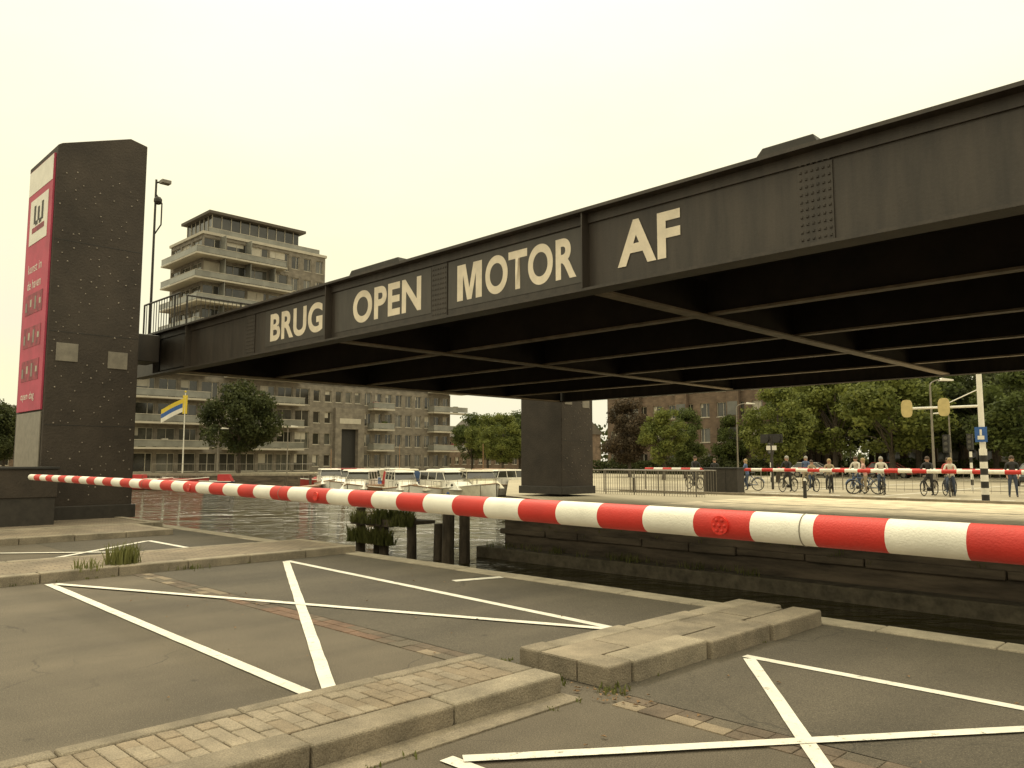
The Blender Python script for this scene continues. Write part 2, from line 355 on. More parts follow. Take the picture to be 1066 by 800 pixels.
def island(name,x0,x1,y0,y1,h=0.12,kw=0.2,fill='bricks',seed=1,kk='kerb',kwr=None,skew=0):
    rnd=random.Random(seed); e=empty(name); mb=MB(); kwr=kwr or kw
    def kstrip(xa,xb):
        y=y1
        while y>y0:
            l=0.98; ya=max(y0,y-l); j=rnd.uniform(-.006,.006); sk=skew*((y+ya)/2-y0)
            mb.box(xa+j+sk,xb+j+sk,ya+0.006,y-0.004,-0.1,h+rnd.uniform(-.005,.005),kk if rnd.random()<.7 else 'kerb2'); y=ya
    kstrip(x0,x0+kw); kstrip(x1-kwr,x1)
    if fill!='none':
        x=x0+kw+.004
        mb.box(x,x1-kwr-.004,y1-0.2,y1-.004,-0.1,h-.002,kk)
    mb.obj('kerb_stones',e,bevel=0.02,seg=3)
    mb=MB(); xa=x0+kw+.002; xb=x1-kwr-.002
    if fill=='bricks':
        mb.box(xa,xb,y0,y1-.205,-0.1,h-0.012,'sand')
        y=y1-.31
        row=0
        while y>y0:
            n=max(1,int(round((xb-xa)/0.205))); bw=(xb-xa)/n; off=(row%2)*0.5
            xs=[xa+(i+off)*bw for i in range(-1,n+1)]
            for xx in xs:
                a=max(xa,xx)+.002; b=min(xb,xx+bw)-.002
                if b-a<0.03: continue
                mb.box(a,b,y+.002,y+.100,-0.02,h-0.002+rnd.uniform(-.004,.003),rnd.choice(['paver','paver2','paver2','paver','paver']))
            y-=0.103; row+=1
        mb.obj('pavers',e,bevel=0.005,seg=1)
    elif fill=='tex':
        mb.box(xa,xb,y0,y1-.205,-0.1,h-0.004,'pavetex'); mb.obj('paving',e)
    elif fill=='slabs':
        y=y1-.205
        while y>y0:
            ya=max(y0,y-0.6)
            sk=skew*((y+ya)/2-y0)
            mb.box(xa+sk,xb+sk,ya+.004,y-.004,-0.1,h-0.003+rnd.uniform(-.004,.004),rnd.choice(['kerb','paver2','kerb'])); y=ya
        mb.obj('slabs',e,bevel=0.01)
    return e
island('traffic_island',-4.66,-3.78,-6,4.27,0.13,0.13,'bricks',3,'kerb',0.26)
island('traffic_island',-4.5,-3.6,4.56,7.78,0.15,0.22,'slabs',5,'kerb',0.3,skew=0.04)
mb=MB(); mb.box(-3.775,-3.58,-6,4.25,-.05,0.012,'kerb'); mb.obj('gutter_strip',None,bevel=.005)
island('pavement_island',-13.7,-11.9,-6,8.05,0.13,0.2,'tex',7,'kerb2')
island('pavement_island',-19.7,-17.6,-6,7.2,0.13,0.2,'tex',8,'kerb2')
mb=MB(); mb.box(-60,-19.95,-8,7.6,-.1,0.11,'pavetex'); 
mb.box(-60,-19.72,7.6,NEAR-.3,-.1,0.13,'kerb2'); mb.box(-19.94,-19.72,-8,7.59,-.1,.135,'kerb2'); mb.obj('pavement',None,bevel=0.01)
sheet('far_pavement',-17.3,60,FAR+0.43,34,0.006,'slabs')
sheet('far_road',-30,60,34.2,300,0.004,'farroad')
mb=MB()
mb.box(-26,60,34.0,34.2,-.05,.1,'kerb2'); mb.obj('far_kerb')
mb=MB()
for yy in (36.8,):
    x=-26
    while x<20: mb.add([(x,yy,.01),(x+0.5,yy,.01),(x+.5,yy+.3,.01),(x,yy+.3,.01)],[(0,1,2,3)],'paint'); x+=1.0
for xx in (-20,-14,-8):
    mb.add([(xx,38,.01),(xx+.15,38,.01),(xx+.15,120,.01),(xx,120,.01)],[(0,1,2,3)],'paint')
for yy in (22.5,27.5): mb.add([(-17,yy,.011),(10,yy,.011),(10,yy+.2,.011),(-17,yy+.2,.011)],[(0,1,2,3)],'kerb')
mb.obj('far_road_markings')

# ---------------------------------------------------------------- lift bridge
GB=4.2; GT=5.47; GY=9.4; XL=-23.6; XR=8.5; FY=26.6; XE2=-26.3
br=empty('lift_bridge')
mb=MB()
mb.box(XE2,XR,GY,GY+0.03,GB+0.03,GT-0.05,'girder')
mb.box(XE2,XR,GY-0.2,GY+0.24,GT-0.05,GT,'girder')
mb.box(XE2,XR,GY-0.16,GY+0.2,GB-0.012,GB+0.03,'girder')
mb.box(XE2,XR,GY-0.035,GY-0.002,GT-0.2,GT-0.053,'girder')
for x in (-24.6,-22.3,-15.0,-7.72,-0.45,6.8):
    mb.box(x-.012,x+.012,GY-.17,GY-.003,GB+.033,GT-.053,'girder')
for x in (-18.7,-11.3,-4.1,3.2):
    mb.box(x-.22,x+.22,GY-.02,GY-.002,GB+.05,GT-.22,'girder')
mb.box(-24.3,-22.6,GY-.06,GY-.002,GB+.1,GT-.3,'girder')
mb.obj('edge_girder',br)
mb=MB()
def rivet(x,z,y=GY-.02,r=.018):
    mb.add([(x-r,y,z-r),(x+r,y,z-r),(x+r,y,z+r),(x-r,y,z+r),(x-r*.5,y-.014,z-r*.5),(x+r*.5,y-.014,z-r*.5),(x+r*.5,y-.014,z+r*.5),(x-r*.5,y-.014,z+r*.5)],
           [(4,5,6,7),(0,1,5,4),(1,2,6,5),(2,3,7,6),(3,0,4,7)],'girder')
for xc in (-18.7,-11.3,-4.1,3.2):
    for i in range(6):
        for j in range(11):
            rivet(xc-.18+i*.072,GB+.12+j*.095)
mb.obj('splice_rivets',br)
mb=MB()
mb.box(-17.95,-15.12,GY-.008,GY-.002,GB+.17,GT-.22,'panel')
mb.box(-14.85,-11.55,GY-.008,GY-.002,GB+.17,GT-.22,'panel')
mb.box(-11.05,-7.82,GY-.008,GY-.002,GB+.17,GT-.22,'panel')
mb.obj('sign_panels',br)
mb=MB()
for a,b in ((-14.2,-12.4),(-4.85,-4.0)):
    mb.extr([(a,GT+.002),(b,GT+.002),(b-.06,GT+.13),(a+.12,GT+.13)],'y',GY-.12,GY+.4,'dark')
mb.obj('lift_caps',br,bevel=.01)
mb=MB()
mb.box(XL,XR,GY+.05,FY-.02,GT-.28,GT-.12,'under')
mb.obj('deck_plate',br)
mb=MB()
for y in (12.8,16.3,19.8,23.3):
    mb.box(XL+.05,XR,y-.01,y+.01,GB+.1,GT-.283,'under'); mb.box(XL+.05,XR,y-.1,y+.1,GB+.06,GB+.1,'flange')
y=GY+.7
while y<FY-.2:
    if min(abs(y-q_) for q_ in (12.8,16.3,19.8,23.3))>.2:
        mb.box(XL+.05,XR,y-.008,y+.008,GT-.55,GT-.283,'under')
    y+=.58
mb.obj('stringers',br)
mb=MB()
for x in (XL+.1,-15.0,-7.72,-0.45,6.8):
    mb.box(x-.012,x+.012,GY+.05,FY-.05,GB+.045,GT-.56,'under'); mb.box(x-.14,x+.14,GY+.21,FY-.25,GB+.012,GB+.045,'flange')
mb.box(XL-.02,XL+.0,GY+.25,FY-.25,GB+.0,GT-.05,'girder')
mb.obj('cross_beams',br)
mb=MB()
mb.box(XL,XR,FY,FY+.03,GB+.03,GT-.05,'girder'); mb.box(XL,XR,FY-.2,FY+.2,GT-.05,GT,'girder'); mb.box(XL,XR,FY-.2,FY+.2,GB,GB+.03,'under')
mb.obj('far_girder',br)
mb=MB()
def rail(mb,p,q,z,h,k='dark',sp=0.14,rr=.009):
    p=Vector((*p,z));q=Vector((*q,z));d=q-p;L=d.length;d.normalize();up=Vector((0,0,1))
    mb.tube(p+up*h,q+up*h,.03,.03,k,6); mb.tube(p+up*.12,q+up*.12,.018,.018,k,4)
    n=int(L/sp)
    for i in range(n+1):
        c=p+d*(L*i/n); r=.03 if i%12==0 else rr
        mb.tube(c,c+up*h,r,r,k,4)
rail(mb,(XL+.2,GY+.3),(XL+.2,FY-.3),GT-.05,1.1)
rail(mb,(XE2+.1,GY+.1),(XL+.2,GY+.1),GT-.002,1.1,'dark',.2,.014)
mb.obj('railing',br)
mb=MB()
mb.box(-25.0,-24.0,8.05,GY-.21,GB+.3,GT-.16,'girder'); mb.obj('lifting_bracket',br,bevel=.02)
mb=MB(); mb.tube((-25.95,9.6,GT+.002),(-25.95,9.6,10.7),.045,.035,'dark'); mb.tube((-25.95,9.6,10.6),(-25.75,9.75,10.62),.03,.03,'dark')
mb.box(-25.85,-25.6,9.66,9.95,10.55,10.66,'steelgrey'); mb.ball((-25.9,9.66,10.0),.14,'dark'); mb.path([(-25.95,9.62,10.2),(-25.8,9.75,9.9),(-25.8,9.75,9.2),(-25.95,9.62,8.9)],.025,'dark'); mb.obj('floodlight_mast',br)

def fit_text(txt,x0,x1,z0,z1,y,matk,parent,name,bold=0.025):
    cu=bpy.data.curves.new(name,'FONT'); cu.body=txt; cu.size=1; cu.offset=bold; cu.extrude=0; cu.space_character=1.06
    ob=bpy.data.objects.new(name+'_tmp',cu); scene.collection.objects.link(ob)
    dg=bpy.context.evaluated_depsgraph_get(); me=bpy.data.meshes.new_from_object(ob.evaluated_get(dg))
    bpy.data.objects.remove(ob)
    co=[v.co.copy() for v in me.vertices]
    a0=min(c.x for c in co);a1=max(c.x for c in co);b0=min(c.y for c in co);b1=max(c.y for c in co)
    for v,c in zip(me.vertices,co):
        v.co=(x0+(c.x-a0)/(a1-a0)*(x1-x0), y, z0+(c.y-b0)/(b1-b0)*(z1-z0))
    me.materials.clear(); me.materials.append(M[matk]); me.update()
    o=bpy.data.objects.new(name,me); scene.collection.objects.link(o); o.parent=parent
    return o
LZ0,LZ1=GB+.27,GB+.95
for i,(t,a,b) in enumerate((('BRUG',-17.7,-15.35),('OPEN',-14.15,-11.85),('OTOR',-10.05,-7.96),('AF',-7.15,-6.05))):
    fit_text(t,a,b,LZ0,LZ1,GY-.012,'letter',br,'lettering_'+t.lower(),.032)
mb=MB()
mp_=[(0,0),(.24,0),(.24,.70),(.41,0),(.59,0),(.76,.70),(.76,0),(1,0),(1,1),(.66,1),(.5,.32),(.34,1),(0,1)]
P=[(-10.8+p*.66,GY-.012,LZ0+.01+q_*(LZ1-LZ0-.02)) for p,q_ in mp_]
ti=mathutils.geometry.tessellate_polygon([[Vector(p) for p in P]]); mb.add(P,[tuple(t) for t in ti],'letter'); mb.obj('lettering_m',br)

# ---------------------------------------------------------------- lift towers
def tower(X1,X0,Y0,Y1,H,banner=True,name='lift_tower',z0=0.1):
    e=empty(name); mb=MB()
    prof=[(Y0,z0),(Y1,z0),(Y1,H+.52),(Y1-.45,H+.62),(Y0+.1,H+.02),(Y0,H-.05)]
    mb.extr(prof,'x',X0,X1,'tower'); mb.obj('shaft',e,bevel=.02)
    mb=MB(); mb.box(X0-.08,X1+.08,Y0-.08,Y1+.08,z0,z0+.35,'dark'); mb.obj('plinth',e,bevel=.02)
    mb=MB(); r=.02
    rnd=random.Random(4)
    nz=int((H-1)/.3)
    for i in range(9):
        for j in range(nz):
            if rnd.random()<.35: continue
            y=Y0+.18+i*(Y1-Y0-.36)/8+rnd.uniform(-.08,.08); z=.7+j*.3+rnd.uniform(-.1,.1)+(i%2)*.15
            if z>H-.4: continue
            mb.ball((X1+.004,y,z),r*rnd.uniform(.7,1.2),'stud',6,4)
    mb.obj('climbing_studs',e)
    mb=MB()
    for z in (2.5,4.9,7.3): mb.box(X1-.01,X1+.004,Y0+.02,Y1-.02,z,z+.015,'black')
    mb.obj('cladding_joints',e)
    mb=MB()
    mb.box(X1+.005,X1+.02,Y0+.2,Y0+.72,4.15,4.62,'steelgrey'); mb.box(X1+.005,X1+.02,Y0+1.45,Y0+1.95,4.05,4.5,'steelgrey'); mb.obj('hatch_plates',e,bevel=.004)
    if banner:
        b=MB(); xa,xb=X0+.25,X1-.12
        b.box(xa,xb,Y0-.05,Y0-.004,2.9,H-.25,'banner')
        b.box(xa+.02,xb-.02,Y0-.058,Y0-.052,H-.95,H-.27,'white')
        b.box(xa+.3,xb-.3,Y0-.062,Y0-.052,H-2.4,H-1.15,'white')
        b.box(xa+.55,xb-.55,Y0-.066,Y0-.063,H-2.1,H-1.95,'banner2')
        for zz in (4.9,4.0,5.8): 
            b.box(xa+.3,xb-.35,Y0-.058,Y0-.052,zz-.3,zz+.25,'banner2')
            for k in range(4): b.box(xa+.35+k*.42,xa+.5+k*.42,Y0-.062,Y0-.059,zz-.2+.1*(k%2),zz+.05+.05*(k%3),'frame' if k%2 else 'steelgrey')
        b.obj('banner',e)
        b=MB()
        for (px,pz,pw,ph) in ((-.35,0,.16,.5),(.35,0,.16,.5),(0,-.02,.16,.38),(-.17,-.25,.22,.12),(.17,-.25,.22,.12)):
            cx_=(xa+xb)/2; cz_=H-1.6; b.box(cx_+px-pw/2,cx_+px+pw/2,Y0-.068,Y0-.064,cz_+pz-ph/2,cz_+pz+ph/2,'dark')
        b.obj('banner_logo',e)
        fit_text('kunst in',xa+.4,xb-.6,H-3.2,H-2.95,Y0-.056,'white',e,'banner_text_a',0)
        fit_text('de haven',xa+.4,xb-.6,H-3.65,H-3.4,Y0-.056,'white',e,'banner_text_b',0)
        fit_text('open dag',xa+.4,xb-.6,3.15,3.4,Y0-.064,'white',e,'banner_text_c',0)
        b=MB(); b.box(xa,xb,Y0-.04,Y0-.004,.6,2.85,'steelgrey'); b.obj('service_door',e,bevel=.01)
    return e
tower(-22.5,-25.1,5.82,8.05,9.85)
tower(-23.75,-26.3,26.9,29.1,9.2,False)
tower(11.2,8.8,5.82,8.05,9.85,False)
tower(11.2,8.8,26.9,29.1,9.2,False)
e=empty('control_enclosure_wall'); mb=MB()
mb.box(-22.2,-21.0,2.5,5.78,.1,.75,'dark'); mb.box(-22.23,-20.97,2.5,5.81,.75,1.4,'tower'); mb.box(-22.26,-20.94,2.5,5.84,1.4,1.46,'black'); mb.obj('walls',e,bevel=.01)

# ---------------------------------------------------------------- barrier
def barrier(name,y,xs,xe,z_s,z_e,r_s,r_e,band,first='bred'):
    e=empty(name); mb=MB(); L=abs(xe-xs); sgn=1 if xe>xs else -1
    n=int(L/band); cols=['bred','bwhite']
    st=cols.index(first)
    f=lambda t:(xs+sgn*L*t, y, z_s+(z_e-z_s)*(1-(1-t)**1.6))
    rr=lambda t:r_s+(r_e-r_s)*t
    for i in range(n):
        t0=i*band/L; t1=(i+1)*band/L
        mb.tube(f(t0),f(t1),rr(t0),rr(t1),cols[(i+st)%2],24,caps=(i in(0,n-1)))
    o=mb.obj('boom',e)
    for p in o.data.polygons: p.use_smooth=len(p.vertices)==4
    return e,f,rr,L
XS=-.961+.303*8; XE=-14.0
e,f,rr,L=barrier('barrier_boom',3.5,XS,XE,1.265,1.35,.078,.044,.303,first='bwhite')
mb=MB()
for i in (11,):
    t=(i+.5)*.303/L; p=f(t); r=rr(t)
    mb.tube((p[0],p[1]-r-.010,p[2]),(p[0],p[1]-r+.006,p[2]),.045,.045,'reflector',16)
    for k in range(6):
        a=k*math.pi/3; mb.ball((p[0]+.028*math.cos(a),p[1]-r-.011,p[2]+.028*math.sin(a)),.009,'bred',6,4)
    mb.ball((p[0],p[1]-r-.011,p[2]),.011,'bred',6,4)
for i in (23,31,):
    t=(i+.5)*.303/L; p=f(t); r=rr(t)
    mb.tube((p[0],p[1]-r-.008,p[2]),(p[0],p[1]-r+.006,p[2]),.035,.035,'reflector',12)
for t in (.2,.5,.7):
    p=f(t); r=rr(t); mb.ring(p,r+.001,.003,'steelgrey','x',20,4)
mb.obj('reflectors_and_clamps',e)
mb=MB(); mb.box(XS-.1,XS+.5,3.2,3.8,.0,1.05,'steelgrey'); mb.box(XS-.05,XS+.35,3.3,3.7,1.05,1.5,'bred'); mb.obj('drive_housing',e,bevel=.03)
e,f,rr,L=barrier('barrier_boom',37.8,0,-27.2,1.12,1.15,.1,.07,.6)
mb=MB(); mb.box(0,.6,37.5,38.1,0,1.3,'steelgrey'); mb.tube((-27,37.8,0),(-27,37.8,1.1),.05,.05,'steelgrey'); mb.obj('housing_and_rest',e)
e,f,rr,L=barrier('barrier_boom',43.5,-2,-22,1.12,1.15,.08,.06,.6)
mb=MB(); mb.box(-2,-1.4,43.2,43.8,0,1.3,'steelgrey'); mb.obj('housing',e)

# ---------------------------------------------------------------- mooring piles in the channel
e=empty('mooring_piles'); mb=MB(); rnd=random.Random(3)
for (x,y,h,r) in ((-21.9,15.0,.1,.17),(-21.4,15.3,.0,.15),(-20.6,15.0,-.1,.16),(-19.9,15.5,-.2,.15),(-19.2,15.0,-.1,.16),(-18.4,15.3,-.25,.16),(-17.6,15.0,.2,.19),(-17.3,15.4,.1,.17)):
    mb.tube((x,y,-3),(x+rnd.uniform(-.06,.06),y+rnd.uniform(-.06,.06),h),r,r*.9,'timber',10)
mb.box(-22.1,-19.9,14.72,14.82,-.42,-.2,'timber'); mb.box(-22.0,-19.0,14.85,15.7,-.3,-.2,'timber')
mb.obj('piles_and_whalings',e,bevel=.01)
def tuft(mb,x,y,z,n,h,spread,k='grass',rnd=random,wd=1.0):
    for i in range(n):
        a=rnd.uniform(0,6.28); r=spread*rnd.random()**.7; bx=x+r*math.cos(a); by=y+r*math.sin(a)
        lean=rnd.uniform(.1,.7); a2=rnd.uniform(0,6.28); hh=h*rnd.uniform(.4,1); w=(.006+h*.012)*wd
        dx,dy=math.cos(a2)*lean*hh,math.sin(a2)*lean*hh; px,py=-math.sin(a2)*w,math.cos(a2)*w
        mb.add([(bx-px,by-py,z),(bx+px,by+py,z),(bx+dx*.4+px*.8,by+dy*.4+py*.8,z+hh*.6),(bx+dx*.4-px*.8,by+dy*.4-py*.8,z+hh*.6),(bx+dx,by+dy,z+hh*.95)],[(0,1,2,3),(3,2,4)],k)
mb=MB()
for i in range(10): tuft(mb,-21.9+i*.3,15.0+random.uniform(-.35,.2),-.35,80,random.uniform(.35,.7),.28,wd=2)
for i in range(8): tuft(mb,-21.9+i*.28,14.65,-.95,60,.6,.2,wd=2)
tuft(mb,-17.5,15.1,.05,40,.4,.2,wd=2)
mb.obj('weeds',e)
mb=MB(); tuft(mb,-12.25,4.3,.12,190,.36,.24); tuft(mb,-12.0,3.75,.1,60,.2,.2); tuft(mb,-11.86,5.1,0,40,.12,.3); mb.obj('weed_plant')
mb=MB(); tuft(mb,-4.0,4.42,0,40,.06,.12); tuft(mb,-3.55,4.55,0,40,.07,.12); tuft(mb,-4.55,4.5,0,20,.06,.1)
for i in range(40):
    tuft(mb,random.choice([-11.88,-13.72,-4.68,-3.56]),random.uniform(2,8),0,6,.04,.05)
for i in range(30):
    x=random.uniform(-18,-9); tuft(mb,x,FAR-.5+random.uniform(0,.4),-.98,12,.25,.2)
for i in range(40):
    x=random.uniform(-17.5,-3); tuft(mb,x,FAR-.09,-.1-random.random()*.5,5,.14,.08)
mb.obj('grass_tufts')
mb=MB()
for i in range(110):
    x=-3.55+random.gauss(0,.16); y=4.42+random.gauss(0,.12)
    if i>40: x=random.uniform(-10,-1); y=random.uniform(2.2,7.5)
    if -4.8<x<-3.55 and (y<4.3 or y>4.5): continue
    a=random.uniform(0,6.28); s=random.uniform(.008,.024); c,d=math.cos(a)*s,math.sin(a)*s
    mb.add([(x-c,y-d,.012),(x+d*.6,y-c*.6,.02),(x+c,y+d,.016),(x-d*.6,y+c*.6,.024)],[(0,1,2,3)],'dry')
mb.obj('fallen_leaves')

# ---------------------------------------------------------------- buildings
def facade(walls,wins,axis,plane,s0,s1,z0,nf,fh,nb,ww,wh,sill,wk,dirn=1,skip=None,gk=('glass','glass2'),rnd=random.Random(5)):
    D=.28
    def bx(t,sa,sb,d0,d1,za,zb,k):
        a,b=plane-dirn*d0,plane-dirn*d1
        if axis=='x': t.box(a,b,sa,sb,za,zb,k)
        else: t.box(sa,sb,a,b,za,zb,k)
    bay=(s1-s0)/nb
    for i in range(nb+1):
        a=s0+i*bay-(bay-ww)/2; b=a+(bay-ww)
        a=max(a,s0); b=min(b,s1)
        bx(walls,a,b,0,D,z0,z0+nf*fh,wk)
    for i in range(nb):
        a=s0+i*bay+(bay-ww)/2; b=a+ww
        for j in range(nf):
            zb=z0+j*fh
            if skip and skip(i,j):
                bx(walls,a,b,0.003,D,zb,zb+fh,wk); continue
            bx(walls,a,b,0.003,D,zb,zb+sill,wk); bx(walls,a,b,0.003,D,zb+sill+wh,zb+fh,wk)
            bx(wins,a,b,D-.06,D-.02,zb+sill,zb+sill+wh,rnd.choice([gk[0],gk[0],gk[1]]))
            fw=.07
            bx(wins,a,a+fw,D-.13,D-.065,zb+sill,zb+sill+wh,'frame'); bx(wins,b-fw,b,D-.13,D-.065,zb+sill,zb+sill+wh,'frame')
            bx(wins,a+fw,b-fw,D-.13,D-.065,zb+sill+wh-fw,zb+sill+wh,'frame'); bx(wins,a+fw,b-fw,D-.13,D-.065,zb+sill,zb+sill+fw,'frame')
            if rnd.random()<.3: bx(wins,a+fw,a+fw+(ww-2*fw)*rnd.uniform(.2,.9),D-.062,D-.061+.0,zb+sill+wh*rnd.uniform(.3,.8),zb+sill+wh-fw,'frame')
            if ww>1.1: 
                c=a+ww*rnd.choice([.35,.5,.65]); bx(wins,c-.035,c+.035,D-.12,D-.066,zb+sill+fw,zb+sill+wh-fw,'frame')
            bx(wins,a-.05,b+.05,-.05,.0,zb+sill-.08,zb+sill-.002,'balc')
e=empty('apartment_building'); W=MB();G=MB();B=MB();R=MB()
TX=-108.6; FH=3.36; TH=10*FH
W.box(-120,TX-.3,47.3,66.7,0,TH,'wallA')
facade(W,G,'x',TX,47,60.4,0,10,FH,4,3.1,2.75,.15,'wallA')
facade(W,G,'x',TX,60.404,66.7,0,10,FH,3,1.25,2.0,.7,'wallA')
facade(W,G,'y',47,-119.9,TX-.3,0,10,FH,3,3.2,2.6,.2,'wallA',-1)
rbk=random.Random(31)
for j in range(4,10):
    z=j*FH
    o=(0,.5,-.3)[j%3]; ye=60.2-(j%2)*1.2
    B.box(TX+.003,TX+2.1+o,45.2,ye,z-.12,z+.12,'balc')
    B.box(TX+1.98+o,TX+2.03+o,45.3,ye-.2,z+.22,z+1.0,'balu')
    B.box(TX+1.96+o,TX+2.07+o,45.26,ye-.15,z+1.0,z+1.06,'balc')
    for y in np.arange(45.3,ye-.2,1.5): B.box(TX+1.94+o,TX+1.975+o,y,y+.05,z+.12,z+1.0,'dark')
    B.box(TX+.1,TX+1.97+o,ye-.15,ye-.1,z+.12,z+1.0,'balu')
    B.box(-119,TX-.0,45.2,46.95,z-.119,z+.119,'balc'); B.box(-119,TX+1.9+o,45.28,45.33,z+.22,z+1.0,'balu'); B.box(-119,TX+1.9+o,45.26,45.35,z+1.003,z+1.063,'balc')
    for y in (49.5,53.4,57.2): 
        if rbk.random()<.7: B.box(TX+.01,TX+1.7,y-.05,y+.05,z+.121,z+FH-.13,'balu')
    for k in range(3):
        y=rbk.uniform(47,58); B.box(TX+.6,TX+1.2,y,y+.7,z+.122,z+.122+rbk.uniform(.5,1.1),rbk.choice(['dark','white','leafA','banner2','frame']))
R.box(-120.2,TX+.15,46.8,66.9,TH+.002,TH+.4,'balc')
PZ=TH+.4
G.box(-119,-110.6,49,63,PZ,PZ+3.2,'glass'); R.box(-119.6,-109.7,48.2,63.8,PZ+3.2,PZ+3.6,'roof')
for y in np.arange(49,63.1,1.45): G.box(-110.59,-110.5,y-.05,y+.05,PZ,PZ+3.2,'frame')
for x in np.arange(-119,-110.6,1.45): G.box(x-.05,x+.05,48.9,48.99,PZ,PZ+3.2,'frame')
R.box(-117,-113,53,57,PZ+3.6,PZ+4.3,'wallA')
B.box(-109.3,-109.24,48,66,PZ+.1,PZ+.85,'balu'); B.box(-109.32,-109.22,48,66,PZ+.85,PZ+.91,'balc')
LX=-104.0
W.box(-119,LX-.3,37.2,46.9,0,13.4,'wallA'); W.box(TX+.3,LX-.3,46.9,89,0,13.4,'wallA'); W.box(-119,TX+.3,66.72,89,0,13.4,'wallA')
facade(W,G,'x',LX,36.9,62.0,0,4,3.2,9,2.3,2.4,.2,'wallA')
facade(W,G,'x',LX,62.004,65.9,0,4,3.2,2,1.1,1.7,.8,'wallA')
W.box(LX-.3,LX+.6,65.91,67.0,0,9.6,'wallA'); W.box(LX-.3,LX+.6,70.0,71.1,0,9.6,'wallA'); W.box(LX-.3,LX+.6,67.003,69.997,6.4,9.597,'wallA')
G.box(LX-.28,LX-.2,67.0,70.0,0,6.4,'black'); G.box(LX+.603,LX+.66,66.6,70.4,7.2,8.0,'frame')
facade(W,G,'x',LX,65.91,71.1,9.61,1,3.2,3,1.1,1.7,.8,'wallA')
facade(W,G,'x',LX,71.104,89,0,4,3.2,9,1.25,2.0,.6,'wallA')
facade(W,G,'y',36.9,-118.9,LX-.3,0,4,3.2,5,1.6,2.0,.4,'wallA',-1)
R.box(-119.2,LX+.15,36.7,46.9,13.402,13.75,'balc'); R.box(TX+.4,LX+.15,46.9,89.2,13.402,13.75,'balc')
for j in range(1,5):
    z=j*3.2+(.2 if j==4 else 0)
    for (ya,yb) in ((36,46),(48.5,60),(84,91.5),(72,76)):
        if (ya==72 and j==4):continue
        B.box(LX+.06,LX+1.8,ya,yb,z-.12,z+.12,'balc')
        if j<4:
            B.box(LX+1.7,LX+1.75,ya+.05,yb-.05,z+.2,z+1.0,'balu'); B.box(LX+.1,LX+1.69,ya+.05,ya+.1,z+.2,z+1.0,'balu'); B.box(LX+1.68,LX+1.78,ya,yb,z+1.0,z+1.06,'balc')
            for k in range(2):
                y=rbk.uniform(ya+.5,yb-1.2); B.box(LX+.6,LX+1.2,y,y+.7,z+.122,z+.122+rbk.uniform(.5,1.3),rbk.choice(['dark','white','leafA','banner2','frame']))
G.box(-115,-107,70,86,13.75,16.2,'glass'); R.box(-116,-106.4,69.5,86.6,16.2,16.6,'roof')
W.obj('walls',e);G.obj('windows',e);B.obj('balconies',e);R.obj('roof',e)
e=empty('brick_building'); W=MB();G=MB();R=MB()
W.box(-66,-41,84.3,98,0,15,'wallB'); facade(W,G,'y',84,-66,-41,0,5,3.0,11,1.3,1.7,.8,'wallB',-1)
facade(W,G,'x',-40.7,84.3,98,0,5,3.0,6,1.2,1.6,.8,'wallB',1)
R.box(-66.3,-40.4,83.7,98.3,15.002,15.5,'frame')
for x in (-62,-55,-48): 
    R.box(x,x+1.6,83.4,83.94,3,12,'wallB')
    for k in range(3): R.box(x+.15,x+1.45,83.36,83.396,3.9+k*3,5.5+k*3,'glass2')
W.obj('walls',e);G.obj('windows',e);R.obj('roof_and_bays',e)
e=empty('school_building'); W=MB();G=MB();R=MB()
W.box(-36,20,96.3,110,0,5.4,'wallB'); facade(W,G,'y',96,-36,20,0,1,5.4,18,2.3,1.9,1.6,'wallB',-1,gk=('glass2','glass2'))
R.box(-36.4,20.4,95.5,110.4,5.402,5.9,'frame'); W.box(-14,10,100,110,5.9,8.4,'wallB'); R.box(-14.3,10.3,99.7,110.2,8.4,8.7,'frame')
W.obj('walls',e);G.obj('windows',e);R.obj('roof',e)
e=empty('terraced_houses'); W=MB();G=MB();R=MB()
W.box(-130,-96,110.3,120,0,7,'wallB'); facade(W,G,'y',110,-130,-96,0,2,3.3,14,1.3,1.5,.9,'wallB',-1)
R.extr([(109.6,6.6),(120.4,6.6),(115,10.5)],'x',-130.3,-95.7,'roof')
W.obj('walls',e);G.obj('windows',e);R.obj('roof',e)
e=empty('terraced_houses'); W=MB();G=MB();R=MB()
W.box(-170,-140.3,5,40,0,7,'wallB'); facade(W,G,'x',-140,5,40,0,2,3.3,14,1.3,1.5,.9,'wallB',1)
R.extr([(-170.4,6.6),(-139.6,6.6),(-155,11)],'y',4.7,40.3,'roof')
W.obj('walls',e);G.obj('windows',e);R.obj('roof',e)

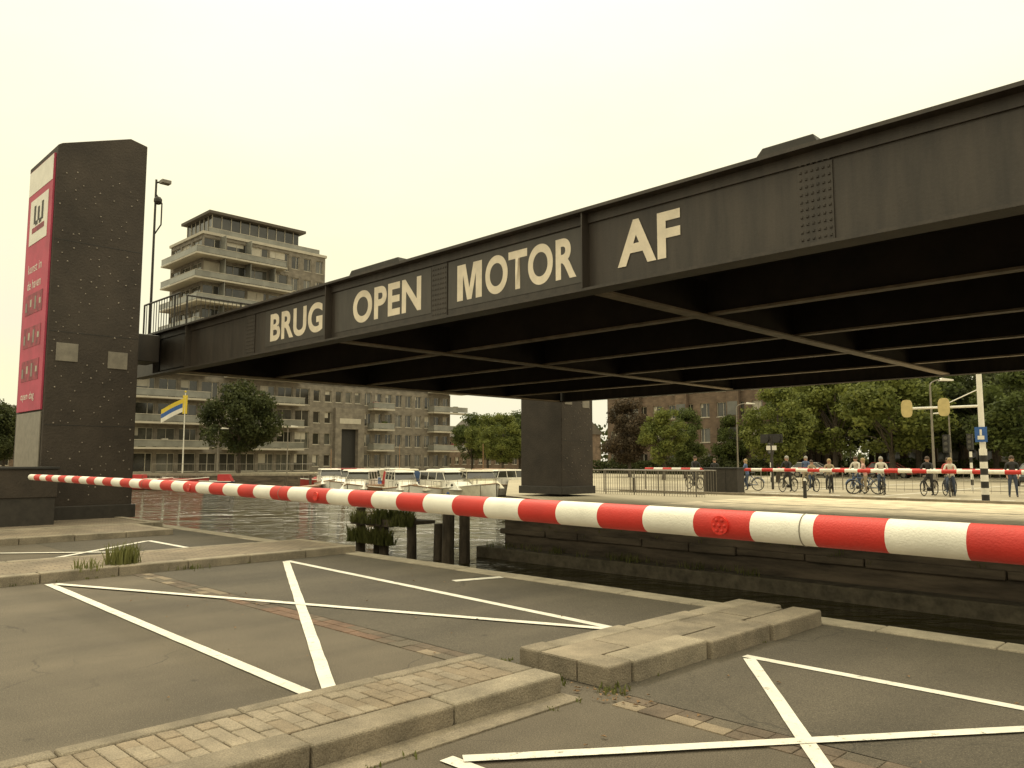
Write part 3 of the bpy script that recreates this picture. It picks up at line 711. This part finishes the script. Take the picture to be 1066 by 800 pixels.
# ---------------------------------------------------------------- trees
def tree_mesh(seed,h=8,cr=3.3,trunk=2.0,leafn=5200,ls=.2):
    rnd=np.random.RandomState(seed); r2=random.Random(seed)
    tb=MB(); tb.tube((0,0,0),(0.05,0,trunk),.2,.15,'bark',10); tb.tube((0.05,0,trunk),(0.1,0.1,h*.8),.15,.04,'bark',8)
    cz=trunk+(h-trunk)*.5; rz=(h-trunk)*.5
    clumps=[]
    for i in range(62):
        while True:
            p=rnd.uniform(-1,1,3)
            if .15<np.linalg.norm(p)<1: break
        p=p/np.linalg.norm(p)*np.linalg.norm(p)**.6
        wz=1-.3*max(0,p[2])
        c=np.array([p[0]*cr*.84*wz,p[1]*cr*.84*wz,cz+p[2]*rz*.86]); clumps.append((c,rnd.uniform(.45,1.0)*cr*.3))
        if i%4==0:
            s=(0.05,0,trunk*.9+r2.random()*(h-trunk)*.4); m=(c[0]*.5,c[1]*.5,(s[2]+c[2])/2+.2)
            tb.tube(s,m,.07,.045,'bark',6); tb.tube(m,tuple(c),.045,.012,'bark',5)
    w=np.array([c[1]**2 for c in clumps]); w/=w.sum()
    idx=rnd.choice(len(clumps),leafn,p=w)
    cen=np.array([c[0] for c in clumps])[idx]; rad=np.array([c[1] for c in clumps])[idx]
    d=rnd.normal(size=(leafn,3)); d/=np.linalg.norm(d,axis=1)[:,None]
    pos=cen+d*(rad*rnd.uniform(.35,1.15,leafn)**.8)[:,None]*np.array([1.15,1.15,.8])
    nrm=d+rnd.normal(size=(leafn,3))*.6; nrm/=np.linalg.norm(nrm,axis=1)[:,None]
    t=np.cross(nrm,rnd.normal(size=(leafn,3))); t/=np.linalg.norm(t,axis=1)[:,None]; b=np.cross(nrm,t)
    s=(ls*rnd.uniform(.5,1.1,leafn))[:,None]
    V=np.stack([pos-t*s*.6,pos-b*s*.4,pos+t*s*.6,pos+b*s*.4],1).reshape(-1,3)
    me=bpy.data.meshes.new('foliage'); me.from_pydata(V.tolist(),[],[(4*i,4*i+1,4*i+2,4*i+3) for i in range(leafn)])
    return tb.mesh('trunk'),me
tm=[tree_mesh(11,8,3.4,1.5,13000,.25),tree_mesh(12,8,3.0,1.3,12000,.25),tree_mesh(13,8,3.9,1.6,15000,.26),tree_mesh(14,8,2.4,1.2,10000,.23)]
leafcache={}
def tree(xc,yc,h,var,leaf,rot=0,name='deciduous_tree',wide=1.0,z=0):
    x,y=C(xc,yc); s=h/8.0
    e=empty(name,(x,y,z),rot,sc=(s*wide,s*wide,s))
    inst(tm[var][0],'trunk',e)
    key=(var,leaf)
    if key not in leafcache:
        m=tm[var][1].copy(); m.materials.clear(); m.materials.append(M[leaf]); leafcache[key]=m
    inst(leafcache[key],'foliage',e)
rt=random.Random(9)
for (u,yc,h,v,l,w) in [(250,92,10.8,2,'leafC',.95),(655,80,8.0,1,'leafR',1.0),(690,68,6.6,3,'leafB',1.05),(712,74,6.6,1,'leafA',.9),(808,60,7.4,1,'leafB',1.0),
     (838,88,12,2,'leafA',1.0),(868,80,11.2,0,'leafB',1.1),(905,92,13,2,'leafA',1.1),(928,70,10.4,0,'leafB',1.15),(955,80,12,2,'leafA',1.1),(998,84,12.6,0,'leafA',1.2),
     (1035,76,11,2,'leafC',1.0),(1062,60,9.0,1,'leafA',1.1),(1100,66,9,2,'leafA',1.1),(1150,70,10,0,'leafA',1.1),(785,95,11,1,'leafC',1.0),(760,92,7,1,'leafA',.9),
     (523,98,7.6,1,'leafB',1.0),(508,112,8,0,'leafB',1.0),(541,104,8,2,'leafA',1.0),(492,118,8.5,0,'leafA',1.0),(560,110,9,2,'leafC',1.0),
     (6,95,8.2,0,'leafC',1.0),(-20,90,9,2,'leafC',1.0),(140,128,10,0,'leafC',1.0)]:
    tree((u-533)/829*yc,yc,h,v,l,rt.uniform(0,6.28),wide=w)
rnd=np.random.RandomState(2); V=[];F=[]
n=0
for i in range(26000):
    xc=rnd.uniform(-260,300); yc=rnd.uniform(170,200); hmax=8+3*math.sin(xc*.06)+2*math.sin(xc*.21+1)+1.2*math.sin(xc*.7); z=rnd.uniform(0,hmax)
    x,y=C(xc,yc); s=rnd.uniform(.4,1.0); t=rnd.normal(size=3); t/=np.linalg.norm(t); b=np.cross(t,rnd.normal(size=3)); b/=np.linalg.norm(b)
    p=np.array([x,y,z]); V+=[tuple(p-t*s),tuple(p-b*s*.6),tuple(p+t*s),tuple(p+b*s*.6)]; F.append((n,n+1,n+2,n+3)); n+=4
me=bpy.data.meshes.new('distant_trees'); me.from_pydata(V,[],F); me.materials.append(M['leafC']); o=bpy.data.objects.new('distant_trees',me); scene.collection.objects.link(o)
def hedge(x0,x1,y0,y1,h,nn,axis_dense=.16,name='hedge',k='leafA'):
    vv=[];F=[];n=0
    for i in range(nn):
        x=rnd.uniform(x0,x1); y=rnd.uniform(y0,y1); z=abs(rnd.uniform(0,h+.3*math.sin(x))); s=axis_dense; t=rnd.normal(size=3); t/=np.linalg.norm(t); b=np.cross(t,rnd.normal(size=3)); b/=np.linalg.norm(b); p=np.array([x,y,z])
        vv.extend([tuple(p-t*s),tuple(p-b*s*.6),tuple(p+t*s),tuple(p+b*s*.6)]); F.append((n,n+1,n+2,n+3)); n+=4
    me=bpy.data.meshes.new(name); me.from_pydata(vv,[],F); me.materials.append(M[k]); o=bpy.data.objects.new(name,me); scene.collection.objects.link(o)
hedge(-38,10,88,90,1.6,9000)
hedge(-66,-40,80,82,1.8,7000,.18,'hedge','leafC')

# ---------------------------------------------------------------- boats
def colmat(name,c,r=.5): 
    if name not in M: M[name]=mat(name,c,r,.12,4)
    return name
colmat('canvas_blue',(.05,.09,.2),.8); colmat('canvas_red',(.4,.03,.03),.8); colmat('hull_red',(.3,.03,.022)); colmat('hull_navy',(.03,.04,.08)); colmat('wood',(.25,.14,.07)); colmat('canvas_tan',(.45,.38,.27),.8); colmat('hull_cream',(.55,.5,.38),.4)
def boat(xc,yc,L,rot,hull='white',canopy=None,cab='white',name='motor_boat',mast=False,low=False):
    x,y=C(xc,yc); e=empty(name,(x,y,WZ),rot); mb=MB(); Bm=L*.17
    ns=10; secs=[]
    for i in range(ns+1):
        t=i/ns; b=Bm*(1-max(0,(t-.35)/.65)**2.2)*(.88+.12*min(1,t*4)); b=max(b,.03); g=.75+.45*t**2
        xx=-L/2+L*t
        secs.append([(xx,-b,g),(xx,-b*.82,.05),(xx,0,-.25),(xx,b*.82,.05),(xx,b,g)])
    vs=[p for s in secs for p in s]; fs=[]
    for i in range(ns):
        for j in range(4): a=i*5+j; fs.append((a,a+1,a+6,a+5))
        fs.append((i*5,i*5+5,i*5+9,i*5+4))
    fs.append((0,4,3,2,1)); mb.add(vs,fs,hull)
    mb.obj('hull',e)
    mb=MB()
    for s in (-1,1):
        mb.path([(p[0],s*abs(p[1])*1.0,p[2]+.02) for p in [q_[0] for q_ in secs]],.045,'wood' if hull=='white' else 'white',5)
        mb.path([(-L*.05+L*.5*i/5,s*max(.05,secs[5+i][4][1]-.08),secs[5+i][0][2]+.5) for i in range(6)],.018,'steelgrey',4)
        for i in range(6): 
            xx=-L*.05+L*.5*i/5; yy=s*max(.05,secs[5+i][4][1]-.08); zz=secs[5+i][0][2]; mb.tube((xx,yy,zz),(xx,yy,zz+.5),.014,.014,'steelgrey',4)
    for k in (-.25,0,.2): mb.ball((L*k,-Bm*1.02,.45),.13,'canvas_blue' if cab=='white' else 'white',8,5,(1,1,1.8))
    mb.obj('gunwale_rail_fenders',e)
    mb=MB(); w=Bm*.78
    def trap(x0,x1,z0,z1,w0,w1,sf,sb,k):
        mb.add([(x0,-w0,z0),(x1,-w0,z0),(x1,w0,z0),(x0,w0,z0),(x0+sb,-w1,z1),(x1-sf,-w1,z1),(x1-sf,w1,z1),(x0+sb,w1,z1)],[(0,3,2,1),(4,5,6,7),(0,1,5,4),(1,2,6,5),(2,3,7,6),(3,0,4,7)],k)
    trap(-L*.1,L*.32,.8,1.35 if not low else 1.1,w,w*.8,L*.1,.0,cab)
    if not low:
        trap(-L*.3,L*.12,.8,1.5,w,w*.95,.0,.0,cab)
        trap(-L*.3,L*.12,1.5,2.05,w*.93,w*.8,.4,.05,'glass')
        trap(-L*.32,L*.09,2.05,2.16,w*.88,w*.84,.1,.05,cab)
        for s in (-1,1):
            for k in (-.3,-.17,-.04,.1): mb.tube((L*k,s*w*.95,1.5),(L*k-(.35 if k==.1 else 0),s*w*.83,2.06),.03,.03,cab,4)
            for k in range(3): mb.tube((L*(.02+.09*k),s*(w*.9+.015),1.12),(L*(.02+.09*k),s*(w*.9-.1),1.12),.12,.12,'glass',8)
    if canopy: trap(-L*.5,-L*.3,.8,2.1 if not low else 1.5,w*.9,w*.75,.0,.35,canopy)
    if mast: mb.tube((L*.05,0,1.0),(L*.05,0,L*.5),.05,.03,'wood',6); mb.tube((L*.05,0,1.6),(-L*.35,0,1.7),.05,.05,'canvas_blue',6)
    mb.obj('cabin',e)
R45=math.radians(45)
for (u,yc,L,r,h,c,cab,ms,lw) in [(352,80,9,.9,'hull_red','canvas_red','hull_red',False,False),(372,70,8,1.2,'white','canvas_tan','white',False,False),(388,74,9,1.9,'hull_navy',None,'white',False,False),(404,66,7,2.3,'white','canvas_blue','canvas_blue',False,True),
     (424,72,9,1.75,'white',None,'hull_cream',False,False),(438,65,7,1.0,'hull_navy','canvas_blue','white',False,True),(458,70,9.5,1.6,'hull_cream','canvas_tan','white',False,False),(478,66,9,.5,'white',None,'white',False,False),(497,64,9.5,.35,'white','canvas_tan','hull_cream',False,False),
     (516,68,8.5,.8,'white','canvas_blue','white',False,False),(415,80,9,2.0,'white','canvas_blue','white',True,False),(470,79,9,1.5,'white',None,'white',False,False),(505,76,9,1.2,'hull_navy','canvas_tan','wood',True,False),(395,62,6,.6,'wood','canvas_tan','wood',False,True),
     (376,62,7,1.5,'white',None,'white',False,False),(420,60,6.5,2.0,'white','canvas_red','white',False,False),(447,59,6,1.2,'white','canvas_tan','hull_cream',False,True),(466,60,7,2.4,'hull_cream','canvas_blue','white',False,False),(345,76,8,1.9,'white',None,'white',True,False)]:
    boat((u-533)/829*yc,yc,L,R45+math.pi+r+ (math.pi/2 if r<.6 else 0),h,c,cab,mast=ms,low=lw)
boat((178-533)/829*82,82,8,R45+.1,'hull_red','canvas_red','hull_red','sloop',low=True); boat((208-533)/829*83,83,7,R45+3.3,'hull_navy','canvas_red','hull_red','sloop',low=True)
boat((152-533)/829*82,82,6,R45+.0,'hull_red',None,'white','sloop',low=True)
e=empty('jetty'); mb=MB()
for xc in (-18,-12,-6,-1.5):
    p=[C(xc-.5,66),C(xc+.5,66),C(xc+.5,87),C(xc-.5,87)]; mb.prism(p,-.75,-.6,'wood')
    for yy in range(66,88,4):
        x,y=C(xc-.6,yy); mb.tube((x,y,-3),(x,y,.3),.12,.12,'timber',8)
mb.obj('deck_and_piles',e)

x,y=C((192-533)/829*90,90); e=empty('flag_pole',(x,y,0),R45); mb=MB(); mb.tube((0,0,0),(0,0,9.3),.09,.05,'white',8); mb.ball((0,0,9.4),.12,'yflag'); mb.obj('pole',e)
mb=MB()
def flag(x0,z0,w,h,ks,sl):
    n=10
    for r_,k in enumerate(ks):
        vs=[];fs=[]
        for i in range(n+1):
            t=i/n
            for q_ in (0,1):
                vs.append((x0-w*t, .25*math.sin(t*7), z0-h*(r_+q_)/len(ks)-sl*t+.1*math.sin(t*6)))
        for i in range(n): fs.append((2*i,2*i+1,2*i+3,2*i+2))
        mb.add(vs,fs,k)
flag(-.05,8.7,2.7,1.5,['yflag','blue','white'],1.3); mb.obj('flag',e)
mb=MB(); mb.box(-.25,.25,-.05,.05,6.9,9.0,'yflag'); o=mb.obj('pennant',e)
def lamp(xc,yc,h,arm=1.2,dirx=1,name='street_lamp',k='steelgrey'):
    x,y=C(xc,yc); e=empty(name,(x,y,0),R45); mb=MB(); mb.tube((0,0,0),(0,0,h*.94),.09,.05,k,8)
    pts=[(dirx*arm*(1-math.cos(t)),0,h*.94+h*.06*math.sin(t)) for t in np.linspace(0,math.pi/2,6)]; mb.path(pts,.04,k,6)
    p=pts[-1]; mb.extr([(p[0]-.1,p[2]-.08),(p[0]+dirx*.7,p[2]-.08),(p[0]+dirx*.7,p[2]),(p[0],p[2]+.1)] if dirx>0 else [(p[0]+.1,p[2]-.08),(p[0],p[2]+.1),(p[0]-.7,p[2]),(p[0]-.7,p[2]-.08)],'y',-.14,.14,'white'); mb.obj('post_and_head',e)
lamp((228-533)/829*88.5,88.5,5.2,.4); lamp((970-533)/829*49,49,6.6,.7); lamp((767-533)/829*75,75,7,1); lamp((300-533)/829*90,90,5.5,.4); lamp((884-533)/829*85,85,5,.8,-1); lamp((988-533)/829*60,60,5.2,.4,-1)
e=empty('railing_fence'); mb=MB(); rail(mb,C(-40,89),C(-22,89),.25,1.0,'steelgrey',.5); mb.obj('bars',e)
e=empty('railing_fence'); mb=MB(); rail(mb,(-26.2,31),(-19.0,31),0,1.15,'steelgrey',.14); rail(mb,(-26.2,33),(-19.6,33),0,1.15,'steelgrey',.14); mb.obj('bars',e)
e=empty('railing_fence'); mb=MB(); rail(mb,(-28,44),(-6,44.5),0,1.1,'steelgrey',.4); mb.obj('bars',e)

# ---------------------------------------------------------------- far quay furniture
e=empty('electrical_cabinet'); mb=MB(); mb.box(-22,-20.1,35.8,36.5,.05,1.2,'dark'); mb.box(-22.05,-20.05,35.75,36.55,1.2,1.27,'black'); mb.box(-22.02,-20.08,35.78,36.52,0,.05,'kerb')
for x in (-21.36,-20.74): mb.box(x-.008,x+.008,35.785,35.799,.1,1.15,'black')
mb.obj('cabinet_body',e,bevel=.01)
def mast_signal(x,y,h=5.1,arm=2.8,za=3.8):
    e=empty('traffic_light',(x,y,0)); mb=MB(); n=8
    for i in range(n): mb.tube((0,0,i*.26),(0,0,(i+1)*.26),.14,.14,'black' if i%2==0 else 'white',12)
    mb.tube((0,0,n*.26),(0,0,h),.11,.10,'white',12); mb.tube((0,0,za),(-arm,0,za+.02),.05,.05,'white',8)
    mb.tube((0,0,za+.7),(-arm*.55,0,za+.02),.02,.02,'white',6)
    mb.obj('mast_and_arm',e)
    mb=MB()
    for sx in (-arm,-arm*.48):
        pts=[]
        for k in range(16):
            a=2*math.pi*k/16; pts.append((sx+.23*math.copysign(abs(math.cos(a))**.6,math.cos(a)),za+.02+.38*math.copysign(abs(math.sin(a))**.7,math.sin(a))))
        mb.extr(pts,'y',-.06,-.03,'yellow')
        mb.box(sx-.12,sx+.12,-.03,.15,za-.28,za+.32,'black')
    mb.obj('signal_heads',e)
    mb=MB(); mb.box(-.22,.22,-.17,-.15,2.35,2.95,'blue'); mb.box(-.12,.12,-.176,-.171,2.45,2.6,'white'); mb.box(-.04,.04,-.176,-.171,2.61,2.85,'white'); mb.obj('sign_plate',e)
mast_signal(-9.3,36)
def small_signal(x,y,h=2.6,name='traffic_light'):
    e=empty(name,(x,y,0)); mb=MB(); n=int(h/.3)
    for i in range(n): mb.tube((0,0,i*.3),(0,0,(i+1)*.3),.07,.07,'black' if i%2 else 'white',8)
    mb.obj('striped_post',e); mb=MB(); mb.box(-.14,.14,-.12,.12,h,h+.85,'black')
    for k in range(3): mb.tube((0,-.13,h+.15+k*.27),(0,-.121,h+.15+k*.27),.09,.09,'glass2',12)
    mb.obj('signal_head',e,bevel=.02)
small_signal(-12.4,42,2.0); small_signal(-13.0,48,2.2); small_signal(-23.5,46,2.0)
e=empty('crossing_signal',(-21.5,42.2,0)); mb=MB(); mb.tube((0,0,0),(0,0,3.0),.07,.07,'dark'); mb.box(-.65,.65,-.04,.04,2.6,3.1,'black')
for s in (-.35,.35): mb.tube((s,-.12,2.85),(s,.12,2.85),.24,.24,'black',14)
mb.box(-.3,.3,-.05,-.02,2.2,2.45,'white')
mb.obj('post_and_lamps',e)
def bollard(x,y):
    e=empty('bollard',(x,y,0)); mb=MB(); mb.tube((0,0,0),(0,0,.75),.08,.07,'black',10); mb.tube((0,0,.75),(0,0,.85),.07,.03,'white',10); mb.obj('post',e)
for x in (-24.5,-15.5,-6.5): bollard(x,33.3)

# ---------------------------------------------------------------- people and bicycles
def person_mesh(pose,cols,seed=0,female=False):
    sw=.17 if female else .19
    V=[];E=[];Rd=[]
    def a(p,r,par=None):
        V.append(p);Rd.append(r)
        if par is not None:E.append((par,len(V)-1))
        return len(V)-1
    ln=.10 if pose=='ride' else 0.0
    pel=a((0,0,.93),.135); sp=a((0,ln*.4,1.1),.12,pel); ch=a((0,ln*.9,1.33),.135,sp); up=a((0,ln,1.43),.09,ch); nk=a((0,ln+.01,1.5),.055,up); hd=a((0,ln+.03,1.6),.092,nk); ht=a((0,ln+.02,1.68),.075,hd)
    for s in (-1,1):
        hip=a((s*.09,0,.86),.095,pel)
        if pose=='walk': k=a((s*.1,s*.16+.05,.5),.06,hip); an=a((s*.1,s*.25-.06,.1),.04,k)
        elif pose=='ride' and s>0: k=a((s*.14,.2,.62),.062,hip); an=a((s*.15,.14,.26),.04,k)
        else: k=a((s*.12,.03,.49),.06,hip); an=a((s*.14,-.02,.09),.042,k)
        az=V[an]; a((az[0],az[1]+.15,az[2]-.045),.034,an)
        sh=a((s*sw,ln,1.41),.06,up)
        if pose=='ride': el=a((s*.25,ln+.1,1.17),.043,sh); wr=a((s*.25,.42,1.06),.028,el); hn=a((s*.25,.49,1.045),.034,wr); 
        elif pose=='walk': el=a((s*.24,-s*.1,1.15),.043,sh); wr=a((s*.23,-s*.12+.1,.92),.028,el); hn=a((s*.23,-s*.12+.13,.84),.033,wr)
        else: el=a((s*.24,-.02,1.13),.043,sh); wr=a((s*.2,.08,.9),.028,el); hn=a((s*.19,.1,.82),.033,wr)
        w=V[hn]; a((w[0]-s*.02,w[1]+.035,w[2]+(.0 if pose=='ride' else -.05)),.018,hn)
    me=bpy.data.meshes.new('p'); me.from_pydata(V,E,[]); ob=bpy.data.objects.new('p_tmp',me); scene.collection.objects.link(ob)
    md=ob.modifiers.new('s','SKIN'); 
    for i,r in enumerate(Rd): me.skin_vertices[0].data[i].radius=(r,r*.85 if i<4 else r)
    me.skin_vertices[0].data[0].use_root=True
    sb=ob.modifiers.new('ss','SUBSURF'); sb.levels=1; sb.render_levels=1
    dg=bpy.context.evaluated_depsgraph_get(); m2=bpy.data.meshes.new_from_object(ob.evaluated_get(dg)); bpy.data.objects.remove(ob)
    m2.materials.clear()
    for k in cols: m2.materials.append(M[k])
    for p in m2.polygons:
        c=p.center; p.use_smooth=True
        if c.z<.12: i=4
        elif c.z<.94 and abs(c.x)<.185 and not(pose!='ride' and abs(c.x)>.17 and c.z>.75): i=1
        elif c.z>1.5: i=2
        elif pose=='ride' and c.y>.38: i=2
        elif pose!='ride' and abs(c.x)>.165 and c.z<.93: i=2
        else: i=0
        p.material_index=i
    hb=MB(); y0=ln+.025
    hb.ball((0,y0-.025,1.655),.108,cols[3],12,8,(.92,1.0,1.0)); hb.ball((0,y0-.06,1.58 if not female else 1.54),.085,cols[3],10,6,(1,.7,1.5 if female else 1))
    hb.ball((0,y0+.1,1.605),.016,'skin',6,4,(1,1,1.4)); 
    for s in (-1,1): hb.ball((s*.09,y0,1.6),.022,'skin',6,4,(.5,1,1.4)); hb.ball((s*.033,y0+.088,1.632),.01,'black',6,4)
    hb.ball((0,y0+.09,1.567),.018,'banner2',6,4,(1.2,.4,.35))
    return m2,hb.mesh('head_details')
colmat('shirt_white',(.6,.55,.46),.8);colmat('shirt_blue',(.08,.12,.22),.8);colmat('shirt_red',(.4,.06,.05),.8);colmat('shirt_black',(.025,.024,.024),.8);colmat('shirt_tan',(.35,.27,.17),.8);colmat('jeans',(.05,.065,.1),.85);colmat('trousers_dark',(.03,.028,.026),.85)
colmat('trousers_beige',(.3,.24,.16),.85);colmat('hair_brown',(.06,.035,.02),.7);colmat('hair_blond',(.35,.25,.12),.7);colmat('hair_grey',(.3,.28,.25),.7);colmat('shirt_pink',(.5,.3,.25),.8)
def bike_mesh(k):
    mb=MB(); R=.34
    for y in (-.52,.56):
        mb.ring((0,y,R),R-.02,.02,'rubber','x',22,6); mb.ring((0,y,R),R-.045,.008,'steelgrey','x',22,4); mb.tube((-.04,y,R),(.04,y,R),.025,.025,'steelgrey',8)
        for i in range(10):
            a=2*math.pi*i/10; mb.tube((0,y,R),(0,y+(R-.04)*math.cos(a),R+(R-.04)*math.sin(a)),.003,.003,'steelgrey',3)
        mb.path([(0,y+(R+.03)*math.cos(t),R+(R+.03)*math.sin(t)) for t in np.linspace(.3,2.9,8)],.02,k,5)
    bb=(0,-.05,.3); st=(0,-.2,.78); hd=(0,.36,.86); hl=(0,.40,.62)
    for p,q_ in ((bb,st),(bb,hl),(st,(0,.38,.78)),(bb,(0,-.52,R)),(st,(0,-.52,R)),(hd,hl),(hl,(0,.56,R)),(hd,(0,.33,1.02))): mb.tube(p,q_,.019,.019,k,7)
    mb.tube(st,(0,-.24,.93),.014,.014,'steelgrey',6); mb.ball((0,-.26,.96),.1,'black',8,5,(.8,1.35,.4))
    mb.path([(-.28,.2,1.03),(-.2,.34,1.05),(0,.34,1.03),(.2,.34,1.05),(.28,.2,1.03)],.014,'steelgrey',6)
    mb.tube((-.1,-.05,.3),(.1,-.05,.3),.09,.09,'dark',10); mb.tube((.1,-.05,.3),(.1,.1,.2),.012,.012,'steelgrey',5); mb.tube((-.1,-.05,.3),(-.1,-.2,.4),.012,.012,'steelgrey',5)
    mb.box(.08,.17,.06,.14,.185,.205,'black'); mb.box(-.17,-.08,-.24,-.16,.39,.41,'black')
    mb.box(-.07,.07,-.85,-.35,.72,.735,k); mb.tube((0,.42,.9),(0,.5,.9),.05,.06,'steelgrey',10)
    return mb.mesh('bicycle')
bks=[bike_mesh('black'),bike_mesh('dark'),bike_mesh('shirt_blue')]
ppl=[(-24.8,39.4,'ride','shirt_black','trousers_dark','hair_brown',0),(-24.2,40.6,'stand','shirt_black','jeans','hair_brown',0),(-21.6,39.6,'ride','shirt_blue','jeans','hair_blond',1),(-19.2,39.4,'ride','shirt_black','trousers_dark','hair_grey',0),(-18.5,40.5,'ride','shirt_tan','jeans','hair_brown',1),
     (-17.0,39.3,'ride','shirt_tan','trousers_dark','hair_blond',1),(-15.9,40.0,'ride','shirt_white','jeans','hair_brown',0),(-15.2,39.2,'ride','shirt_pink','trousers_beige','hair_blond',1),(-14.6,39.5,'ride','shirt_white','jeans','hair_grey',0),
     (-12.5,39.6,'ride','shirt_black','trousers_dark','hair_brown',0),(-12.0,40.8,'ride','shirt_red','jeans','hair_brown',0),(-11.5,39.3,'ride','shirt_white','jeans','hair_blond',1),(-9.3,40.2,'stand','shirt_black','jeans','hair_brown',0),(-8.0,39.6,'ride','shirt_white','trousers_dark','hair_brown',0),
     (-20.6,44.5,'walk','shirt_blue','trousers_beige','hair_grey',0),(-5.5,40,'ride','shirt_tan','jeans','hair_brown',1)]
rp=random.Random(6)
for i,(x,y,pose,t,tr,hr,fm) in enumerate(ppl):
    m2,hm=person_mesh(pose,(t,tr,'skin',hr,'shoe'),i,bool(fm))
    nm='cyclist' if pose=='ride' else 'pedestrian'
    rot=math.pi+rp.uniform(-.45,.45)+(.9 if i%4==0 else 0)-(1.0 if i%5==2 else 0)
    e=empty(nm,(x,y,.004),rot,sc=rp.uniform(.96,1.05)*(0.96 if fm else 1.03))
    inst(m2,'body',e); inst(hm,'head_details',e)
    if pose=='ride':
        b=empty('bicycle',(x,y,.004),rot); o=inst(rp.choice(bks),'frame_and_wheels',b)

# ---------------------------------------------------------------- cars on the far road
def car(x,y,rot,k,name='parked_car'):
    e=empty(name,(x,y,0),rot); mb=MB()
    prof=[(-2.1,.35),(2.1,.35),(2.15,.6),(2.0,.82),(1.2,.95),(-1.9,.98),(-2.15,.8)]
    mb.extr([(p,q_) for p,q_ in prof],'y',-.85,.85,k)
    def tz(z0,z1,a0,a1,b0,b1,w0,w1,kk): mb.add([(a0,-w0,z0),(a1,-w0,z0),(a1,w0,z0),(a0,w0,z0),(b0,-w1,z1),(b1,-w1,z1),(b1,w1,z1),(b0,w1,z1)],[(0,3,2,1),(4,5,6,7),(0,1,5,4),(1,2,6,5),(2,3,7,6),(3,0,4,7)],kk)
    tz(.95,1.4,-1.85,1.15,-1.45,.45,.8,.64,'glass'); tz(1.4,1.46,-1.5,.5,-1.4,.4,.66,.6,k)
    for s in (-1,1):
        for a,b in ((-1.8,-1.42),(-.4,-.4),(1.1,.42)): mb.tube((a,s*.8,.96),(b,s*.645,1.41),.04,.04,k,5)
    mb.box(2.1,2.16,-.75,-.45,.6,.74,'white'); mb.box(2.1,2.16,.45,.75,.6,.74,'white'); mb.box(-2.17,-2.1,-.78,-.5,.65,.82,'bred'); mb.box(-2.17,-2.1,.5,.78,.65,.82,'bred')
    mb.obj('body',e,bevel=.04)
    mb=MB()
    for xx in (-1.3,1.35):
        for s in (-1,1): mb.tube((xx,s*.7,.31),(xx,s*.87,.31),.31,.31,'rubber',18); mb.tube((xx,s*.871,.31),(xx,s*.88,.31),.19,.19,'steelgrey',12)
    mb.obj('wheels',e)
colmat('car_silver',(.35,.34,.32),.35);colmat('car_dark',(.04,.045,.05),.35)
car(-12.5,60,-math.pi/2,'car_dark');car(-9.2,56,-math.pi/2,'car_silver');car(-9.3,63,-math.pi/2,'white');car(-34,75,.2,'car_silver');car(-28,78,.1,'hull_red')

# ---------------------------------------------------------------- world, sun, camera
w=bpy.data.worlds.new('World'); scene.world=w; w.use_nodes=True; nt=w.node_tree;N=nt.nodes;L=nt.links
bg=N['Background']; out=N['World Output']
el,az=math.radians(48),math.radians(-62)
sky=N.new('ShaderNodeTexSky'); sky.sky_type='NISHITA'; sky.sun_disc=False; sky.sun_elevation=el; sky.sun_rotation=az
L.new(sky.outputs[0],bg.inputs['Color']); bg.inputs['Strength'].default_value=.1
tc=N.new('ShaderNodeTexCoord'); mp=N.new('ShaderNodeMapping'); mp.inputs['Scale'].default_value=(1.0,1.0,2.6); L.new(tc.outputs['Generated'],mp.inputs['Vector'])
nz=N.new('ShaderNodeTexNoise'); nz.inputs['Scale'].default_value=1.9; nz.inputs['Detail'].default_value=5; nz.inputs['Roughness'].default_value=.5; L.new(mp.outputs[0],nz.inputs['Vector'])
rp_=N.new('ShaderNodeValToRGB'); L.new(nz.outputs['Fac'],rp_.inputs['Fac'])
rp_.color_ramp.elements[0].position=.35; rp_.color_ramp.elements[0].color=(.93,.86,.66,1); rp_.color_ramp.elements[1].position=.65; rp_.color_ramp.elements[1].color=(1,.94,.60,1)
sx=N.new('ShaderNodeSeparateXYZ'); L.new(tc.outputs['Generated'],sx.inputs[0])
m1=N.new('ShaderNodeMath'); m1.operation='MAXIMUM'; L.new(sx.outputs['Z'],m1.inputs[0]); m1.inputs[1].default_value=0
m2=N.new('ShaderNodeMath'); m2.operation='POWER'; L.new(m1.outputs[0],m2.inputs[0]); m2.inputs[1].default_value=2.2
m3=N.new('ShaderNodeMath'); m3.operation='MULTIPLY_ADD'; L.new(m2.outputs[0],m3.inputs[0]); m3.inputs[1].default_value=2.0; m3.inputs[2].default_value=1.06
b2=N.new('ShaderNodeBackground'); L.new(rp_.outputs[0],b2.inputs['Color']); L.new(m3.outputs[0],b2.inputs['Strength'])
mx=N.new('ShaderNodeMixShader'); mx.inputs['Fac'].default_value=.95; L.new(bg.outputs[0],mx.inputs[1]); L.new(b2.outputs[0],mx.inputs[2]); L.new(mx.outputs[0],out.inputs['Surface'])
sd=bpy.data.lights.new('sun','SUN'); sd.energy=1.5; sd.angle=math.radians(12); sd.color=(1,.9,.7)
so=bpy.data.objects.new('sun',sd); scene.collection.objects.link(so)
d=Vector((math.sin(az)*math.cos(el),math.cos(az)*math.cos(el),math.sin(el)))
so.rotation_euler=d.to_track_quat('Z','Y').to_euler()
scene.view_settings.view_transform='Standard'; scene.view_settings.look='None'; scene.view_settings.exposure=0
cd=bpy.data.cameras.new('camera'); cd.lens=28.0; cd.sensor_width=36; cd.clip_end=3000; cd.clip_start=.05
co=bpy.data.objects.new('camera',cd); scene.collection.objects.link(co); co.location=(0,0,1.6)
co.rotation_euler=(math.radians(90+5.51),0,math.radians(45)); scene.camera=co
